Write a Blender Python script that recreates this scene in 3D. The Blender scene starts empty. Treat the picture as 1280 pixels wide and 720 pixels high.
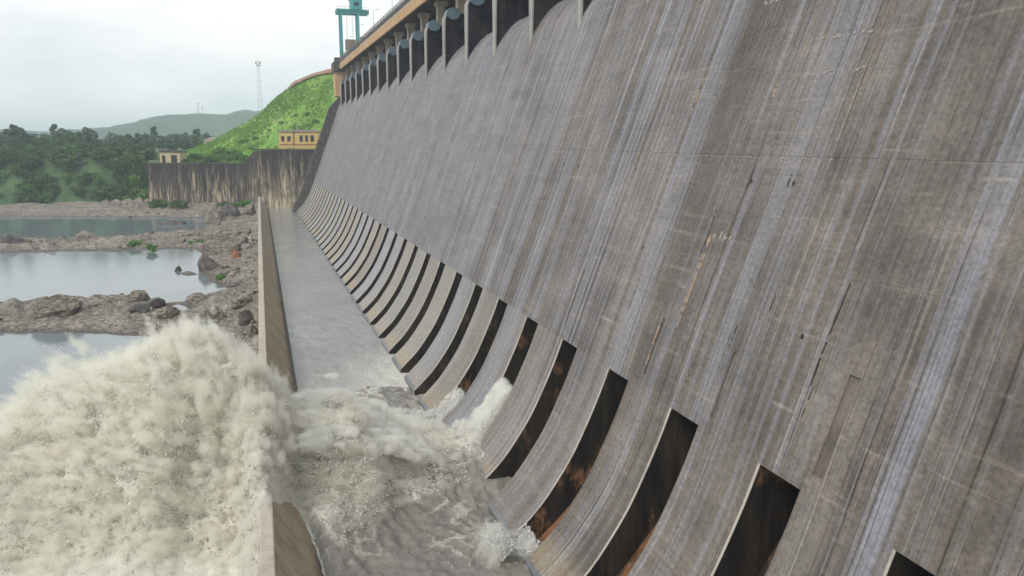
import bpy, math, random
import numpy as np
from mathutils import Vector, Matrix, noise as mn

random.seed(7)
RNG = np.random.default_rng(7)
S = bpy.context.scene
COL = S.collection

# ------------------------------------------------------------------ camera
FPX = 1000.0                                   # focal length in pixels of a 1280 wide picture
TH = math.atan(184 / FPX)                      # pitch down
PS = math.atan(327 * math.cos(TH) / FPX)       # yaw to the right of the dam axis (+Y)
cam = bpy.data.cameras.new('camera')
cam.lens = 36 * FPX / 1280
cam.sensor_width = 36
cam.clip_start = 0.5
cam.clip_end = 9000
cam_o = bpy.data.objects.new('camera', cam)
COL.objects.link(cam_o)
cam_o.rotation_euler = (math.pi / 2 - TH, 0, -PS)
S.camera = cam_o

# ------------------------------------------------------------------ world: overcast daylight
SUN = Vector((-0.62, -0.42, 0.80)).normalized()
w = bpy.data.worlds.new('World')
S.world = w
w.use_nodes = True
nt = w.node_tree
nt.nodes.clear()
wo = nt.nodes.new('ShaderNodeOutputWorld')
bg = nt.nodes.new('ShaderNodeBackground')
bg.inputs['Strength'].default_value = 0.1
sky = nt.nodes.new('ShaderNodeTexSky')
sky.sky_type = 'NISHITA'
sky.sun_disc = False
sky.sun_elevation = math.asin(SUN.z)
sky.sun_rotation = math.atan2(SUN.x, SUN.y)
sky.air_density = 1.2
sky.dust_density = 4.0
tc = nt.nodes.new('ShaderNodeTexCoord')
nz = nt.nodes.new('ShaderNodeTexNoise')
nz.inputs['Scale'].default_value = 2.3
nz.inputs['Detail'].default_value = 5
nz.inputs['Roughness'].default_value = 0.5
mp = nt.nodes.new('ShaderNodeMapping')
mp.inputs['Scale'].default_value = (1, 1, 2.6)
mp.inputs['Location'].default_value = (1.9, 0.7, 0.2)
nt.links.new(tc.outputs['Generated'], mp.inputs['Vector'])
nt.links.new(mp.outputs['Vector'], nz.inputs['Vector'])
cr = nt.nodes.new('ShaderNodeValToRGB')
cr.color_ramp.elements[0].position = 0.36
cr.color_ramp.elements[0].color = (0.60, 0.695, 0.745, 1)
cr.color_ramp.elements[1].position = 0.60
cr.color_ramp.elements[1].color = (0.97, 0.97, 0.965, 1)
nt.links.new(nz.outputs['Fac'], cr.inputs['Fac'])
vm = nt.nodes.new('ShaderNodeVectorMath')
vm.operation = 'SCALE'
vm.inputs['Scale'].default_value = 9.8         # cloud deck in the same units as the sky texture
nt.links.new(cr.outputs['Color'], vm.inputs[0])
mx = nt.nodes.new('ShaderNodeMix')
mx.data_type = 'RGBA'
mx.inputs['Factor'].default_value = 0.93
nt.links.new(sky.outputs['Color'], mx.inputs['A'])
nt.links.new(vm.outputs['Vector'], mx.inputs['B'])
nt.links.new(mx.outputs['Result'], bg.inputs['Color'])
nt.links.new(bg.outputs['Background'], wo.inputs['Surface'])

sun = bpy.data.lights.new('sun', 'SUN')
sun.energy = 1.5
sun.angle = math.radians(14)
sun.color = (1.0, 0.95, 0.88)
sun_o = bpy.data.objects.new('sun', sun)
COL.objects.link(sun_o)
sun_o.rotation_euler = SUN.to_track_quat('Z', 'Y').to_euler()

S.view_settings.view_transform = 'Standard'
S.view_settings.look = 'None'
S.view_settings.exposure = 0.27
S.view_settings.gamma = 1.0
S.cycles.max_bounces = 6
S.cycles.diffuse_bounces = 3
S.cycles.transmission_bounces = 3
S.cycles.transparent_max_bounces = 6
S.cycles.volume_bounces = 14
S.cycles.max_bounces = 14
S.cycles.use_denoising = True

# ------------------------------------------------------------------ rays of the survey camera (to turn measured angles into places)
_F = np.array([math.sin(PS), math.cos(PS), 0.0])
_Z = np.array([0, 0, 1.0])
_R = np.array([math.cos(PS), -math.sin(PS), 0.0])
_C = _F * math.cos(TH) - _Z * math.sin(TH)
_U = _F * math.sin(TH) + _Z * math.cos(TH)
def ray(x, y): return _C * FPX + _R * (x - 640) - _U * (y - 360)
def atZ(x, y, z):
    d = ray(x, y); return d * (z / d[2])
def atY(x, y, v):
    d = ray(x, y); return d * (v / d[1])
def atD(x, y, D):
    d = ray(x, y); return d * (D / (d @ _F))
def fr(u, D, z=0.0):                              # lateral u, depth D -> world
    p = _R * u + _F * D; return (p[0], p[1], z)

# ------------------------------------------------------------------ helpers
class MB:
    def __init__(s): s.v = []; s.f = []; s.m = []
    def add(s, vs, fs, mi=0):
        b = len(s.v); s.v.extend([tuple(p) for p in vs])
        for f in fs: s.f.append(tuple(i + b for i in f)); s.m.append(mi)
    def box(s, lo, hi, mi=0):
        x0, y0, z0 = lo; x1, y1, z1 = hi
        s.add([(x0,y0,z0),(x1,y0,z0),(x1,y1,z0),(x0,y1,z0),(x0,y0,z1),(x1,y0,z1),(x1,y1,z1),(x0,y1,z1)],
              [(0,3,2,1),(4,5,6,7),(0,1,5,4),(1,2,6,5),(2,3,7,6),(3,0,4,7)], mi)
    def prism_y(s, prof, y0, y1, mi=0, caps=True):     # closed (x,z) outline swept along Y
        n = len(prof)
        vs = [(x, y0, z) for x, z in prof] + [(x, y1, z) for x, z in prof]
        fs = [(i, (i+1) % n, n + (i+1) % n, n + i) for i in range(n)]
        if caps: fs += [tuple(range(n-1, -1, -1)), tuple(range(n, 2*n))]
        s.add(vs, fs, mi)
    def sheet_y(s, prof, y0, y1, mi=0):                # open strip
        n = len(prof)
        vs = [(x, y0, z) for x, z in prof] + [(x, y1, z) for x, z in prof]
        s.add(vs, [(i, i+1, n+i+1, n+i) for i in range(n-1)], mi)
    def bar(s, a, b, r, n=6, r2=None, mi=0):
        a = Vector(a); b = Vector(b); r2 = r if r2 is None else r2
        d = (b - a).normalized()
        up = Vector((0,0,1)) if abs(d.z) < .9 else Vector((1,0,0))
        p = d.cross(up).normalized(); q = d.cross(p)
        vs = []
        for c, rr in ((a, r), (b, r2)):
            for i in range(n):
                t = 2*math.pi*(i+.5)/n; vs.append(c + (p*math.cos(t) + q*math.sin(t))*rr)
        s.add(vs, [(i, (i+1) % n, n+(i+1) % n, n+i) for i in range(n)] + [tuple(range(n-1,-1,-1)), tuple(range(n,2*n))], mi)
    def mesh(s, name, mats, smooth=False):
        me = bpy.data.meshes.new(name)
        me.from_pydata(s.v, [], s.f)
        for m in (mats if isinstance(mats, (list, tuple)) else [mats]): me.materials.append(m)
        if any(s.m): me.polygons.foreach_set('material_index', s.m)
        if smooth: me.polygons.foreach_set('use_smooth', [True]*len(me.polygons))
        me.update()
        return me
    def obj(s, name, mats, parent=None, smooth=False, loc=None, fix=False):
        me = s.mesh(name, mats, smooth)
        if fix: recalc(me)
        return link(name, me, parent, loc)
def recalc(me):
    import bmesh
    bm = bmesh.new(); bm.from_mesh(me)
    bmesh.ops.recalc_face_normals(bm, faces=bm.faces)
    bm.to_mesh(me); bm.free()
def link(name, data, parent=None, loc=None):
    o = bpy.data.objects.new(name, data); COL.objects.link(o)
    if parent is not None: o.parent = parent
    if loc is not None: o.location = loc
    return o
def empty(name, loc=(0,0,0), rz=0.0):
    o = link(name, None, None, loc); o.rotation_euler = (0,0,rz); o.empty_display_size = .1; return o
def tag(o, label=None, cat=None, group=None, kind=None):
    if label: o['label'] = label
    if cat: o['category'] = cat
    if group: o['group'] = group
    if kind: o['kind'] = kind
    return o
def npmesh(name, V, Fc, mats, smooth=False):           # V (n,3), Fc (m,k)
    me = bpy.data.meshes.new(name)
    V = np.ascontiguousarray(V, dtype=np.float32); Fc = np.ascontiguousarray(Fc, dtype=np.int32)
    k = Fc.shape[1]
    me.vertices.add(len(V)); me.vertices.foreach_set('co', V.ravel())
    me.loops.add(Fc.size); me.loops.foreach_set('vertex_index', Fc.ravel())
    me.polygons.add(len(Fc)); me.polygons.foreach_set('loop_start', np.arange(0, Fc.size, k, dtype=np.int32))
    try: me.polygons.foreach_set('loop_total', np.full(len(Fc), k, dtype=np.int32))
    except Exception: pass
    for m in (mats if isinstance(mats, (list, tuple)) else [mats]): me.materials.append(m)
    if smooth: me.polygons.foreach_set('use_smooth', np.ones(len(Fc), dtype=bool))
    me.update(calc_edges=True); me.validate()
    return me
def grid_faces(nx, ny):                                # vertices laid [iy*nx+ix]
    ix, iy = np.meshgrid(np.arange(nx-1), np.arange(ny-1)); a = (iy*nx + ix).ravel()
    return np.stack([a, a+1, a+nx+1, a+nx], 1)
def fattr(me, name, vals):
    at = me.attributes.new(name, 'FLOAT', 'POINT'); at.data.foreach_set('value', np.ascontiguousarray(vals, dtype=np.float32))
# cheap numpy value noise
_T = RNG.random((64, 64, 64)).astype(np.float32)
def vnoise(x, y, z=0.0):
    x, y, z = np.broadcast_arrays(np.asarray(x, float), np.asarray(y, float), np.asarray(z, float))
    xi = np.floor(x).astype(int); yi = np.floor(y).astype(int); zi = np.floor(z).astype(int)
    fx = x-xi; fy = y-yi; fz = z-zi
    fx = fx*fx*(3-2*fx); fy = fy*fy*(3-2*fy); fz = fz*fz*(3-2*fz)
    g = lambda a, b, c: _T[(xi+a) & 63, (yi+b) & 63, (zi+c) & 63]
    l = lambda a, b, t: a + (b-a)*t
    return l(l(l(g(0,0,0), g(1,0,0), fx), l(g(0,1,0), g(1,1,0), fx), fy),
             l(l(g(0,0,1), g(1,0,1), fx), l(g(0,1,1), g(1,1,1), fx), fy), fz)*2 - 1
def fbm(x, y, z=0.0, o=4):
    s = 0; a = 1; n = 0
    for i in range(o):
        s = s + a*vnoise(x + 17.3*i, y + 9.1*i, z + 5.7*i); n += a
        x = x*2.03; y = y*2.03; z = np.asarray(z)*2.03; a *= .5
    return s/n
def sstep(a, b, x):
    t = np.clip((x-a)/(b-a), 0, 1); return t*t*(3-2*t)

# ------------------------------------------------------------------ materials
class NT:
    def __init__(s, name):
        s.m = bpy.data.materials.new(name); s.m.use_nodes = True
        s.t = s.m.node_tree; s.b = s.t.nodes['Principled BSDF']; s.out = s.t.nodes['Material Output']
    def n(s, typ, **kw):
        o = s.t.nodes.new(typ)
        for k, v in kw.items(): setattr(o, k, v)
        return o
    def L(s, a, b): s.t.links.new(a, b)
    def put(s, sock, v):
        if isinstance(v, (int, float)): sock.default_value = v
        elif isinstance(v, (tuple, list)): sock.default_value = tuple(v) + ((1,) if len(v) == 3 and sock.type == 'RGBA' else ())
        else: s.L(v, sock)
    def pos(s): return s.n('ShaderNodeNewGeometry').outputs['Position']
    def objc(s): return s.n('ShaderNodeTexCoord').outputs['Object']
    def scale(s, vec, sc, loc=(0,0,0)):
        m = s.n('ShaderNodeMapping'); m.inputs['Scale'].default_value = sc; m.inputs['Location'].default_value = loc
        s.L(vec, m.inputs['Vector']); return m.outputs['Vector']
    def noise(s, vec, scale=1.0, detail=4, rough=.55, dist=0.0):
        o = s.n('ShaderNodeTexNoise'); o.inputs['Scale'].default_value = scale; o.inputs['Detail'].default_value = detail
        o.inputs['Roughness'].default_value = rough; o.inputs['Distortion'].default_value = dist
        s.L(vec, o.inputs['Vector']); return o.outputs['Fac']
    def ramp(s, fac, *stops, interp='LINEAR'):
        o = s.n('ShaderNodeValToRGB'); e = o.color_ramp.elements; o.color_ramp.interpolation = interp
        while len(e) < len(stops): e.new(.5)
        for el, (p, c) in zip(e, stops):
            el.position = p; el.color = (c, c, c, 1) if isinstance(c, (int, float)) else tuple(c) + (1,)
        s.L(fac, o.inputs['Fac']); return o.outputs['Color']
    def mix(s, f, a, b, mode='MIX'):
        o = s.n('ShaderNodeMix'); o.data_type = 'RGBA'; o.blend_type = mode
        s.put(o.inputs['Factor'], f); s.put(o.inputs['A'], a); s.put(o.inputs['B'], b); return o.outputs['Result']
    def math(s, op, a, b=0.0, clamp=False):
        o = s.n('ShaderNodeMath'); o.operation = op; o.use_clamp = clamp
        s.put(o.inputs[0], a); s.put(o.inputs[1], b); return o.outputs[0]
    def bump(s, h, strength=.3, dist=.1):
        o = s.n('ShaderNodeBump'); o.inputs['Strength'].default_value = strength; o.inputs['Distance'].default_value = dist
        s.L(h, o.inputs['Height']); s.L(o.outputs['Normal'], s.b.inputs['Normal']); return o
    def xyz(s, vec):
        o = s.n('ShaderNodeSeparateXYZ'); s.L(vec, o.inputs[0]); return o.outputs
    def attr(s, name): return s.n('ShaderNodeAttribute', attribute_name=name).outputs['Fac']
    def rnd(s): return s.n('ShaderNodeObjectInfo').outputs['Random']
    def set(s, **kw):
        names = dict(color='Base Color', rough='Roughness', metal='Metallic', spec='Specular IOR Level')
        for k, v in kw.items(): s.put(s.b.inputs[names[k]], v)
        return s.m

def face_concrete(name, bucket=False):
    t = NT(name); P = t.pos(); X, Y, Z = t.xyz(P)
    # coordinates: across (Y), a shared drift so that streaks wander a little, down the slope (Z)
    drift = t.math('MULTIPLY', t.noise(t.scale(P, (0, .02, .05)), 1, 2), .9)
    Yd = t.math('ADD', Y, drift)
    def vec(fy, fz):
        c = t.n('ShaderNodeCombineXYZ'); t.L(t.math('MULTIPLY', Yd, fy), c.inputs[0]); t.L(t.math('MULTIPLY', Z, fz), c.inputs[1]); return c.outputs[0]
    blot = t.noise(t.scale(P, (.12, .12, .12)), 1, 6, .65)
    grain = t.noise(t.scale(P, (1.6, 1.6, 2.6)), 1, 7, .75)
    dry = t.mix(t.ramp(blot, (.36, 0.), (.64, 1.)), (.125, .103, .086), (.268, .226, .188))
    dry = t.mix(t.ramp(grain, (.3, 0.), (.72, 1.)), t.mix(.55, dry, (.07, .058, .05)), dry)
    # broad bands where seepage leaves a blue grey film, with grazing sky sheen painted in towards the far end
    far = t.n('ShaderNodeMapRange'); far.inputs[1].default_value = 40; far.inputs[2].default_value = 190
    far.inputs[3].default_value = -.06; far.inputs[4].default_value = .25; t.L(Y, far.inputs[0])
    broad = t.math('ADD', t.noise(vec(.19, .004), 1, 3, .6), far.outputs[0])
    film = t.ramp(broad, (.47, 0.), (.58, 1.))
    med = t.noise(vec(1.5, .012), 1, 5, .68)
    film2 = t.math('MULTIPLY', t.ramp(med, (.45, 0.), (.60, 1.)), t.ramp(broad, (.38, .25), (.55, 1.)))
    filmf = t.math('MULTIPLY', t.math('MAXIMUM', t.math('MULTIPLY', film, .48), film2), .78)
    filmc = t.mix(t.noise(vec(3.2, .05), 1, 3, .6), (.20, .21, .258), (.42, .43, .485))
    col = t.mix(filmf, dry, filmc)
    # thin pale lime runs and thin dark runs
    fine = t.noise(vec(2.6, .010), 1, 5, .7)
    lime = t.math('MULTIPLY', t.ramp(fine, (.56, 0.), (.67, 1.)), t.ramp(t.noise(vec(.5, .05), 1, 3), (.4, .1), (.6, .8)))
    col = t.mix(lime, col, (.50, .47, .44))
    fine2 = t.noise(t.scale(vec(3.4, .014), (1, 1, 1), (40, 3, 0)), 1, 5, .7)
    dark = t.math('MULTIPLY', t.ramp(fine2, (.53, 0.), (.63, 1.)), t.ramp(t.noise(vec(.42, .09), 1, 3), (.38, 0.), (.54, .95)))
    col = t.mix(dark, col, (.045, .038, .035))
    # ochre seep stains
    och = t.math('MULTIPLY', t.ramp(t.noise(t.scale(vec(1.5, .012), (1,1,1), (11, 7, 0)), 1, 4, .7), (.62, 0.), (.72, 1.)),
                 t.ramp(t.noise(t.scale(vec(.2, .07), (1,1,1), (3, 9, 0)), 1, 3), (.46, 0.), (.58, .85)))
    col = t.mix(och, col, (.42, .25, .13))
    # lift by lift colour: each pour dried its own tone
    lz = t.math('SNAP', t.math('ADD', Z, 60.3), 1.5)
    cv = t.n('ShaderNodeCombineXYZ'); t.L(lz, cv.inputs[0]); t.L(t.math('SNAP', t.math('ADD', Y, 11.63), 3.5333), cv.inputs[1])
    wn = t.n('ShaderNodeTexWhiteNoise'); t.L(cv.outputs[0], wn.inputs['Vector'])
    col = t.mix(1.0, col, t.ramp(wn.outputs['Value'], (0., .90), (1., 1.05)), 'MULTIPLY')
    fl = t.noise(t.scale(P, (.07, .07, 1.5)), 1, 3, .65)
    col = t.mix(t.ramp(fl, (.34, .22), (.45, 0.)), col, t.mix(.5, col, (.03, .027, .025)))
    col = t.mix(t.ramp(fl, (.60, 0.), (.70, .25)), col, (.42, .36, .28))
    # crusts of lime along the construction joints
    jz = t.math('ABSOLUTE', t.math('SUBTRACT', t.math('FRACT', t.math('DIVIDE', t.math('ADD', Z, 60.3), 4.5)), .5))
    jl = t.math('MULTIPLY', t.ramp(jz, (.465, 0.), (.49, 1.)), t.ramp(t.noise(t.scale(P, (.25, .25, .6)), 1, 5, .7), (.55, 0.), (.70, .42)))
    col = t.mix(jl, col, (.46, .42, .36))
    if bucket:
        r = t.rnd()
        fb = t.n('ShaderNodeMapRange'); fb.inputs[1].default_value = 55; fb.inputs[2].default_value = 130
        fb.inputs[3].default_value = .04; fb.inputs[4].default_value = .72; t.L(Y, fb.inputs[0])
        tone = t.ramp(r, (.0, (.42,.43,.46)), (.45, (.40,.405,.42)), (.62, (.36,.31,.25)), (1., (.47,.42,.35)))
        col = t.mix(fb.outputs[0], col, t.mix(t.ramp(grain, (.35, 0.), (.6, .45)), tone, (.16,.14,.12)))
        low = t.n('ShaderNodeMapRange'); low.inputs[1].default_value = -30.3; low.inputs[2].default_value = -31.6
        low.inputs[3].default_value = 0.; low.inputs[4].default_value = .35; t.L(Z, low.inputs[0])
        col = t.mix(t.math('MULTIPLY', low.outputs[0], t.ramp(r, (.3, 0.), (.5, 1.))), col, (.42,.33,.20))
    pit = t.noise(t.scale(P, (3.2, 3.2, 4.0)), 1, 4, .8)
    col = t.mix(1.0, col, t.ramp(pit, (.34, .72), (.5, 1.0), (.66, 1.22)), 'MULTIPLY')
    rough = t.ramp(filmf, (0., .82), (1., .42))
    h = t.math('ADD', t.math('MULTIPLY', grain, 1.0), t.math('MULTIPLY', fine, .5))
    t.bump(h, .5, .08)
    return t.set(color=col, rough=rough, spec=.35)
M_FACE = face_concrete('weathered_spillway_concrete')
M_BUCKET = face_concrete('polished_bucket_concrete', True)

def concrete(name, c1, c2, stain=(.06,.055,.05), amt=.5, vert=True, rough=.85, lo=.48, hi=.66, tide=None):
    t = NT(name); P = t.pos()
    a = t.noise(t.scale(P, (.35,.35,.35)), 1, 6, .65); g = t.noise(t.scale(P, (2.5,2.5,2.5)), 1, 6, .7)
    col = t.mix(t.ramp(a, (.35,0.), (.65,1.)), c1, c2)
    col = t.mix(t.math('MULTIPLY', g, .35), col, tuple(x*.55 for x in c1))
    v = t.noise(t.scale(P, (.9,.9,.05 if vert else .5)), 1, 5, .65)
    col = t.mix(t.math('MULTIPLY', t.ramp(v, (lo,0.), (hi,1.)), amt), col, stain)
    if tide is not None:                                   # dark wet growth up to the level the water laps
        zt = t.math('ADD', t.xyz(P)[2], t.math('MULTIPLY', t.math('SUBTRACT', a, .5), 1.6))
        mr = t.n('ShaderNodeMapRange'); mr.inputs[1].default_value = tide; mr.inputs[2].default_value = tide - .9
        mr.inputs[3].default_value = 0.; mr.inputs[4].default_value = .8; t.L(zt, mr.inputs[0])
        col = t.mix(mr.outputs[0], col, (.075,.068,.058))
    t.bump(g, .4, .06)
    return t.set(color=col, rough=rough, spec=.3)
M_ARRIS = concrete('pale_rim_light_arris', (.47,.42,.36), (.56,.52,.46), (.2,.17,.14), .5)  # light caught along the sluice edges, put into a paler colour
M_CORE = concrete('dark_joint_concrete', (.07,.065,.06), (.10,.09,.08))
M_PIER = concrete('stained_shaded_pier_concrete', (.020,.020,.028), (.06,.052,.05), (.008,.008,.013), .85, lo=.40, hi=.56)  # stain plus the shade between the piers, both put into the colour
M_NOSE = concrete('pale_lit_pier_nose_concrete', (.36,.345,.33), (.46,.44,.41), (.18,.16,.15), .5)  # paler than the sides: light on the nose edges painted into the colour
M_COLUMN = concrete('cream_column_concrete', (.42,.36,.27), (.52,.46,.36), (.12,.10,.09), .5)
M_YELLOW = concrete('ochre_fascia_paint', (.58,.36,.18), (.68,.46,.27), (.18,.14,.11), .4)
M_DARKCON = concrete('grimy_parapet_concrete', (.085,.078,.072), (.14,.125,.115), (.03,.03,.03), .6)
M_ENDWALL = concrete('dark_end_wall_concrete', (.075,.066,.062), (.14,.12,.115), (.03,.028,.03), .6)
M_LIP = concrete('wet_lip_concrete', (.16,.17,.18), (.24,.245,.26), (.08,.08,.08), .5, rough=.4)
M_TWTOP = concrete('pale_wall_top_concrete', (.46,.41,.34), (.56,.50,.42), (.25,.22,.19), .4, vert=False)
M_TWSIDE = concrete('sandy_wall_concrete', (.36,.29,.205), (.50,.405,.285), (.20,.155,.12), .6, tide=-31.6)
M_ASPHALT = concrete('asphalt', (.05,.05,.05), (.07,.07,.068), amt=.2)

def retaining():
    t = NT('moss_black_retaining_concrete'); P = t.pos(); X, Y, Z = t.xyz(P)
    v = t.noise(t.scale(P, (.8,.8,.03)), 1, 6, .75); v2 = t.noise(t.scale(P, (2.2,2.2,.10)), 1, 5, .7)
    b = t.noise(t.scale(P, (.12,.12,.12)), 1, 5, .6)
    s = t.math('ADD', t.math('MULTIPLY', v, .6), t.math('MULTIPLY', v2, .4))
    top = t.attr('down')                                  # metres below the coping: black growth hangs from the top
    s = t.math('ADD', s, t.math('MULTIPLY', t.math('SUBTRACT', top, 8.0), .0055))
    col = t.ramp(s, (.45,(.03,.027,.028)), (.525,(.085,.07,.06)), (.582,(.32,.26,.18)), (.66,(.64,.56,.41)))
    col = t.mix(t.ramp(b, (.45,0.), (.62,.6)), col, (.06,.055,.05))
    return t.set(color=col, rough=.9, spec=.2)
M_RETAIN = retaining()

def sluice(name='black_wet_sluice_side', rusty=0.0):
    t = NT(name); P = t.pos(); X, Y, Z = t.xyz(P)
    v = t.noise(t.scale(P, (.9,.9,.13)), 1, 5, .7); b = t.noise(t.scale(P, (.35,.16,.22)), 1, 4, .6)
    g = t.noise(t.scale(P, (3,3,1.2)), 1, 5, .7)
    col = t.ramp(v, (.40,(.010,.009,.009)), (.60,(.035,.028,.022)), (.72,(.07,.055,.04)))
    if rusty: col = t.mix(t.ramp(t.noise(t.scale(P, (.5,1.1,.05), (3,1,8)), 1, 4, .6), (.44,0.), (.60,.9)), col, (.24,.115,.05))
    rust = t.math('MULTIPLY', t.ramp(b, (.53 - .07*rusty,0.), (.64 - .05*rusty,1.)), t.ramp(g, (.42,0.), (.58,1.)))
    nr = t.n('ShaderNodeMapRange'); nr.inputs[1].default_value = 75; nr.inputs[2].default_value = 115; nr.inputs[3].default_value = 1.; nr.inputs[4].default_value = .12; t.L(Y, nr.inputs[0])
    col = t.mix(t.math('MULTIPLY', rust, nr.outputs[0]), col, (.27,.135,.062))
    t.bump(g, .5, .05)
    return t.set(color=col, rough=.55, spec=.3)
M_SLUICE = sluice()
M_SLUICEB = sluice('rusty_sluice_back', 1.0)
M_FAINT = concrete('brown_silt_lining', (.10,.075,.045), (.17,.125,.075), (.03,.025,.02), .6)

def steel(name, c, c2, rough=.5, metal=.2):
    t = NT(name); P = t.pos(); a = t.noise(t.scale(P, (.7,.7,.3)), 1, 5, .7)
    return t.set(color=t.mix(t.ramp(a, (.5,0.), (.68,1.)), c, c2), rough=rough, metal=metal)
M_TEAL = steel('teal_crane_paint', (.07,.30,.30), (.05,.18,.18))
M_BLUEGREY = steel('blue_grey_trunnion_paint', (.15,.22,.28), (.10,.12,.13))
M_GATE = steel('dark_rusty_gate_steel', (.008,.010,.018), (.024,.018,.018), .8)
M_RAIL = steel('mossy_railing_paint', (.22,.23,.16), (.12,.10,.09))
M_BROWNMACH = steel('brown_hoist_paint', (.22,.15,.11), (.12,.09,.08))
M_MAST = steel('faded_red_white_mast', (.42,.42,.43), (.45,.34,.33))
M_GALV = steel('galvanised_steel', (.45,.46,.47), (.35,.36,.37), .45, .6)

def rock():
    t = NT('river_rock'); P = t.pos(); X, Y, Z = t.xyz(P)
    a = t.noise(t.scale(P, (.11,.11,.3)), 1, 6, .65); g = t.noise(t.scale(P, (1.3,.9,3.0)), 1, 7, .75)
    st = t.noise(t.scale(P, (.35,.12,1.6)), 1, 5, .7)
    col = t.mix(t.ramp(a, (.36,0.), (.62,1.)), (.20,.172,.138), (.345,.302,.245))
    col = t.mix(t.ramp(g, (.42,.9), (.56,0.)), col, (.055,.047,.042))
    col = t.mix(t.ramp(st, (.55,0.), (.68,.7)), col, (.42,.36,.31))
    wet = t.n('ShaderNodeMapRange'); wet.inputs[1].default_value = -32.45; wet.inputs[2].default_value = -31.9
    wet.inputs[3].default_value = .75; wet.inputs[4].default_value = 0.; t.L(Z, wet.inputs[0])
    col = t.mix(wet.outputs[0], col, (.07,.06,.055))
    t.bump(t.math('ADD', g, st), .8, .25)
    return t.set(color=col, rough=.8, spec=.25)
M_ROCK = rock()
def simple(name, c, c2, sc=1.0, rough=.85, spec=.2):
    t = NT(name); P = t.pos(); a = t.noise(t.scale(P, (sc,sc,sc)), 1, 5, .65)
    return t.set(color=t.mix(t.ramp(a, (.38,0.), (.62,1.)), c, c2), rough=rough, spec=spec)
M_ORANGE = simple('orange_stained_rock', (.42,.17,.08), (.22,.12,.08), .5)
M_DARKROCK = simple('dark_wet_rock', (.05,.045,.045), (.13,.11,.10), .6, .5)

def leaf(name, c, c2, tr=.25):
    t = NT(name); P = t.pos(); a = t.noise(t.scale(P, (.35,.35,.35)), 1, 3, .6)
    i = t.n('ShaderNodeObjectInfo')
    col = t.mix(t.ramp(a, (.35,0.), (.65,1.)), c, c2)
    col = t.mix(t.math('MULTIPLY', i.outputs['Random'], .35), col, tuple(x*.6 for x in c))
    t.set(color=col, rough=.7, spec=.15)
    tl = t.n('ShaderNodeBsdfTranslucent'); t.L(col, tl.inputs['Color'])
    ms = t.n('ShaderNodeMixShader'); ms.inputs[0].default_value = tr
    t.L(t.b.outputs[0], ms.inputs[1]); t.L(tl.outputs[0], ms.inputs[2]); t.L(ms.outputs[0], t.out.inputs['Surface'])
    return t.m
M_LEAFDARK = leaf('haze_pale_tree_leaves', (.125,.19,.14), (.17,.25,.17))  # distance haze over the tree belt, put into a paler leaf colour
M_LEAFMID = leaf('mid_green_leaves', (.07,.14,.045), (.11,.20,.06))
M_LEAFLIGHT = leaf('bright_green_leaves', (.11,.24,.05), (.17,.33,.075))
M_GRASSB = leaf('lush_grass_blades', (.17,.33,.06), (.25,.42,.09), .45)
M_BARK = simple('bark', (.09,.07,.05), (.14,.11,.08), 2)

def hill_mat():
    t = NT('grassy_hillside'); P = t.pos()
    a = t.noise(t.scale(P, (.05,.05,.05)), 1, 6, .65); g = t.noise(t.scale(P, (.5,.5,.5)), 1, 6, .7)
    col = t.mix(t.ramp(a, (.36,0.), (.62,1.)), (.14,.27,.05), (.25,.41,.09))
    col = t.mix(t.ramp(g, (.34,.45), (.50,0.)), col, (.06,.14,.03))
    col = t.mix(t.ramp(t.noise(t.scale(P, (.09,.09,.09), (5,2,1)), 1, 5, .7), (.6,0.), (.7,.6)), col, (.30,.25,.15))
    t.bump(g, .4, .5)
    return t.set(color=col, rough=.95, spec=.1)
M_HILL = hill_mat()
M_FAR = simple('forested_far_hill', (.03,.06,.04), (.055,.09,.055), .02, .95, .1)
M_LAND = simple('scrub_land', (.055,.10,.045), (.095,.155,.06), .12, .95, .1)
M_DIRT = simple('laterite_track', (.26,.13,.09), (.36,.21,.15), .3)
M_SAND = simple('sandy_path', (.48,.40,.26), (.36,.30,.20), .4)

def water(name, base, foamc=(.70,.68,.62), r=.10, bump=.35, bscale=.8, tint=None):
    t = NT(name); P = t.pos(); fo = t.attr('foam')
    n1 = t.noise(t.scale(P, (bscale, bscale*.7, 1)), 1, 6, .6, .4); n2 = t.noise(t.scale(P, (1.3, 2.9, 2.2)), 1, 9, .78, 1.6)
    n3 = t.noise(t.scale(P, (.13, .10, .1)), 1, 4, .6)
    lace = t.math('ABSOLUTE', t.math('SUBTRACT', n2, .5))
    m = t.math('MULTIPLY', t.math('SUBTRACT', 1.0, t.math('MULTIPLY', lace, 9.0), True), .8)
    m = t.math('ADD', m, t.math('SUBTRACT', n3, .5))
    f = t.math('MULTIPLY', fo, t.math('ADD', .35, m), True)
    f = t.ramp(f, (.22, 0.), (.62, 1.))
    b = t.mix(t.ramp(n3, (.4, 0.), (.6, 1.)), base, tuple(x*.86 for x in base))
    col = t.mix(f, b, foamc)
    rough = t.ramp(f, (0., r), (1., .8))
    t.bump(t.math('ADD', n1, t.math('MULTIPLY', t.math('MULTIPLY', n2, fo), 1.2)), bump, .35)
    return t.set(color=col, rough=rough, spec=.5)
M_BASIN = water('silty_basin_water', (.33,.335,.325), r=.11, bump=.8, bscale=.9)
M_POOL = water('still_pool_water', (.17,.21,.23), r=.07, bump=.08)
M_CHURN = water('churned_muddy_water', (.225,.21,.185), (.80,.77,.68), r=.14, bump=.7, bscale=1.1)

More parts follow.
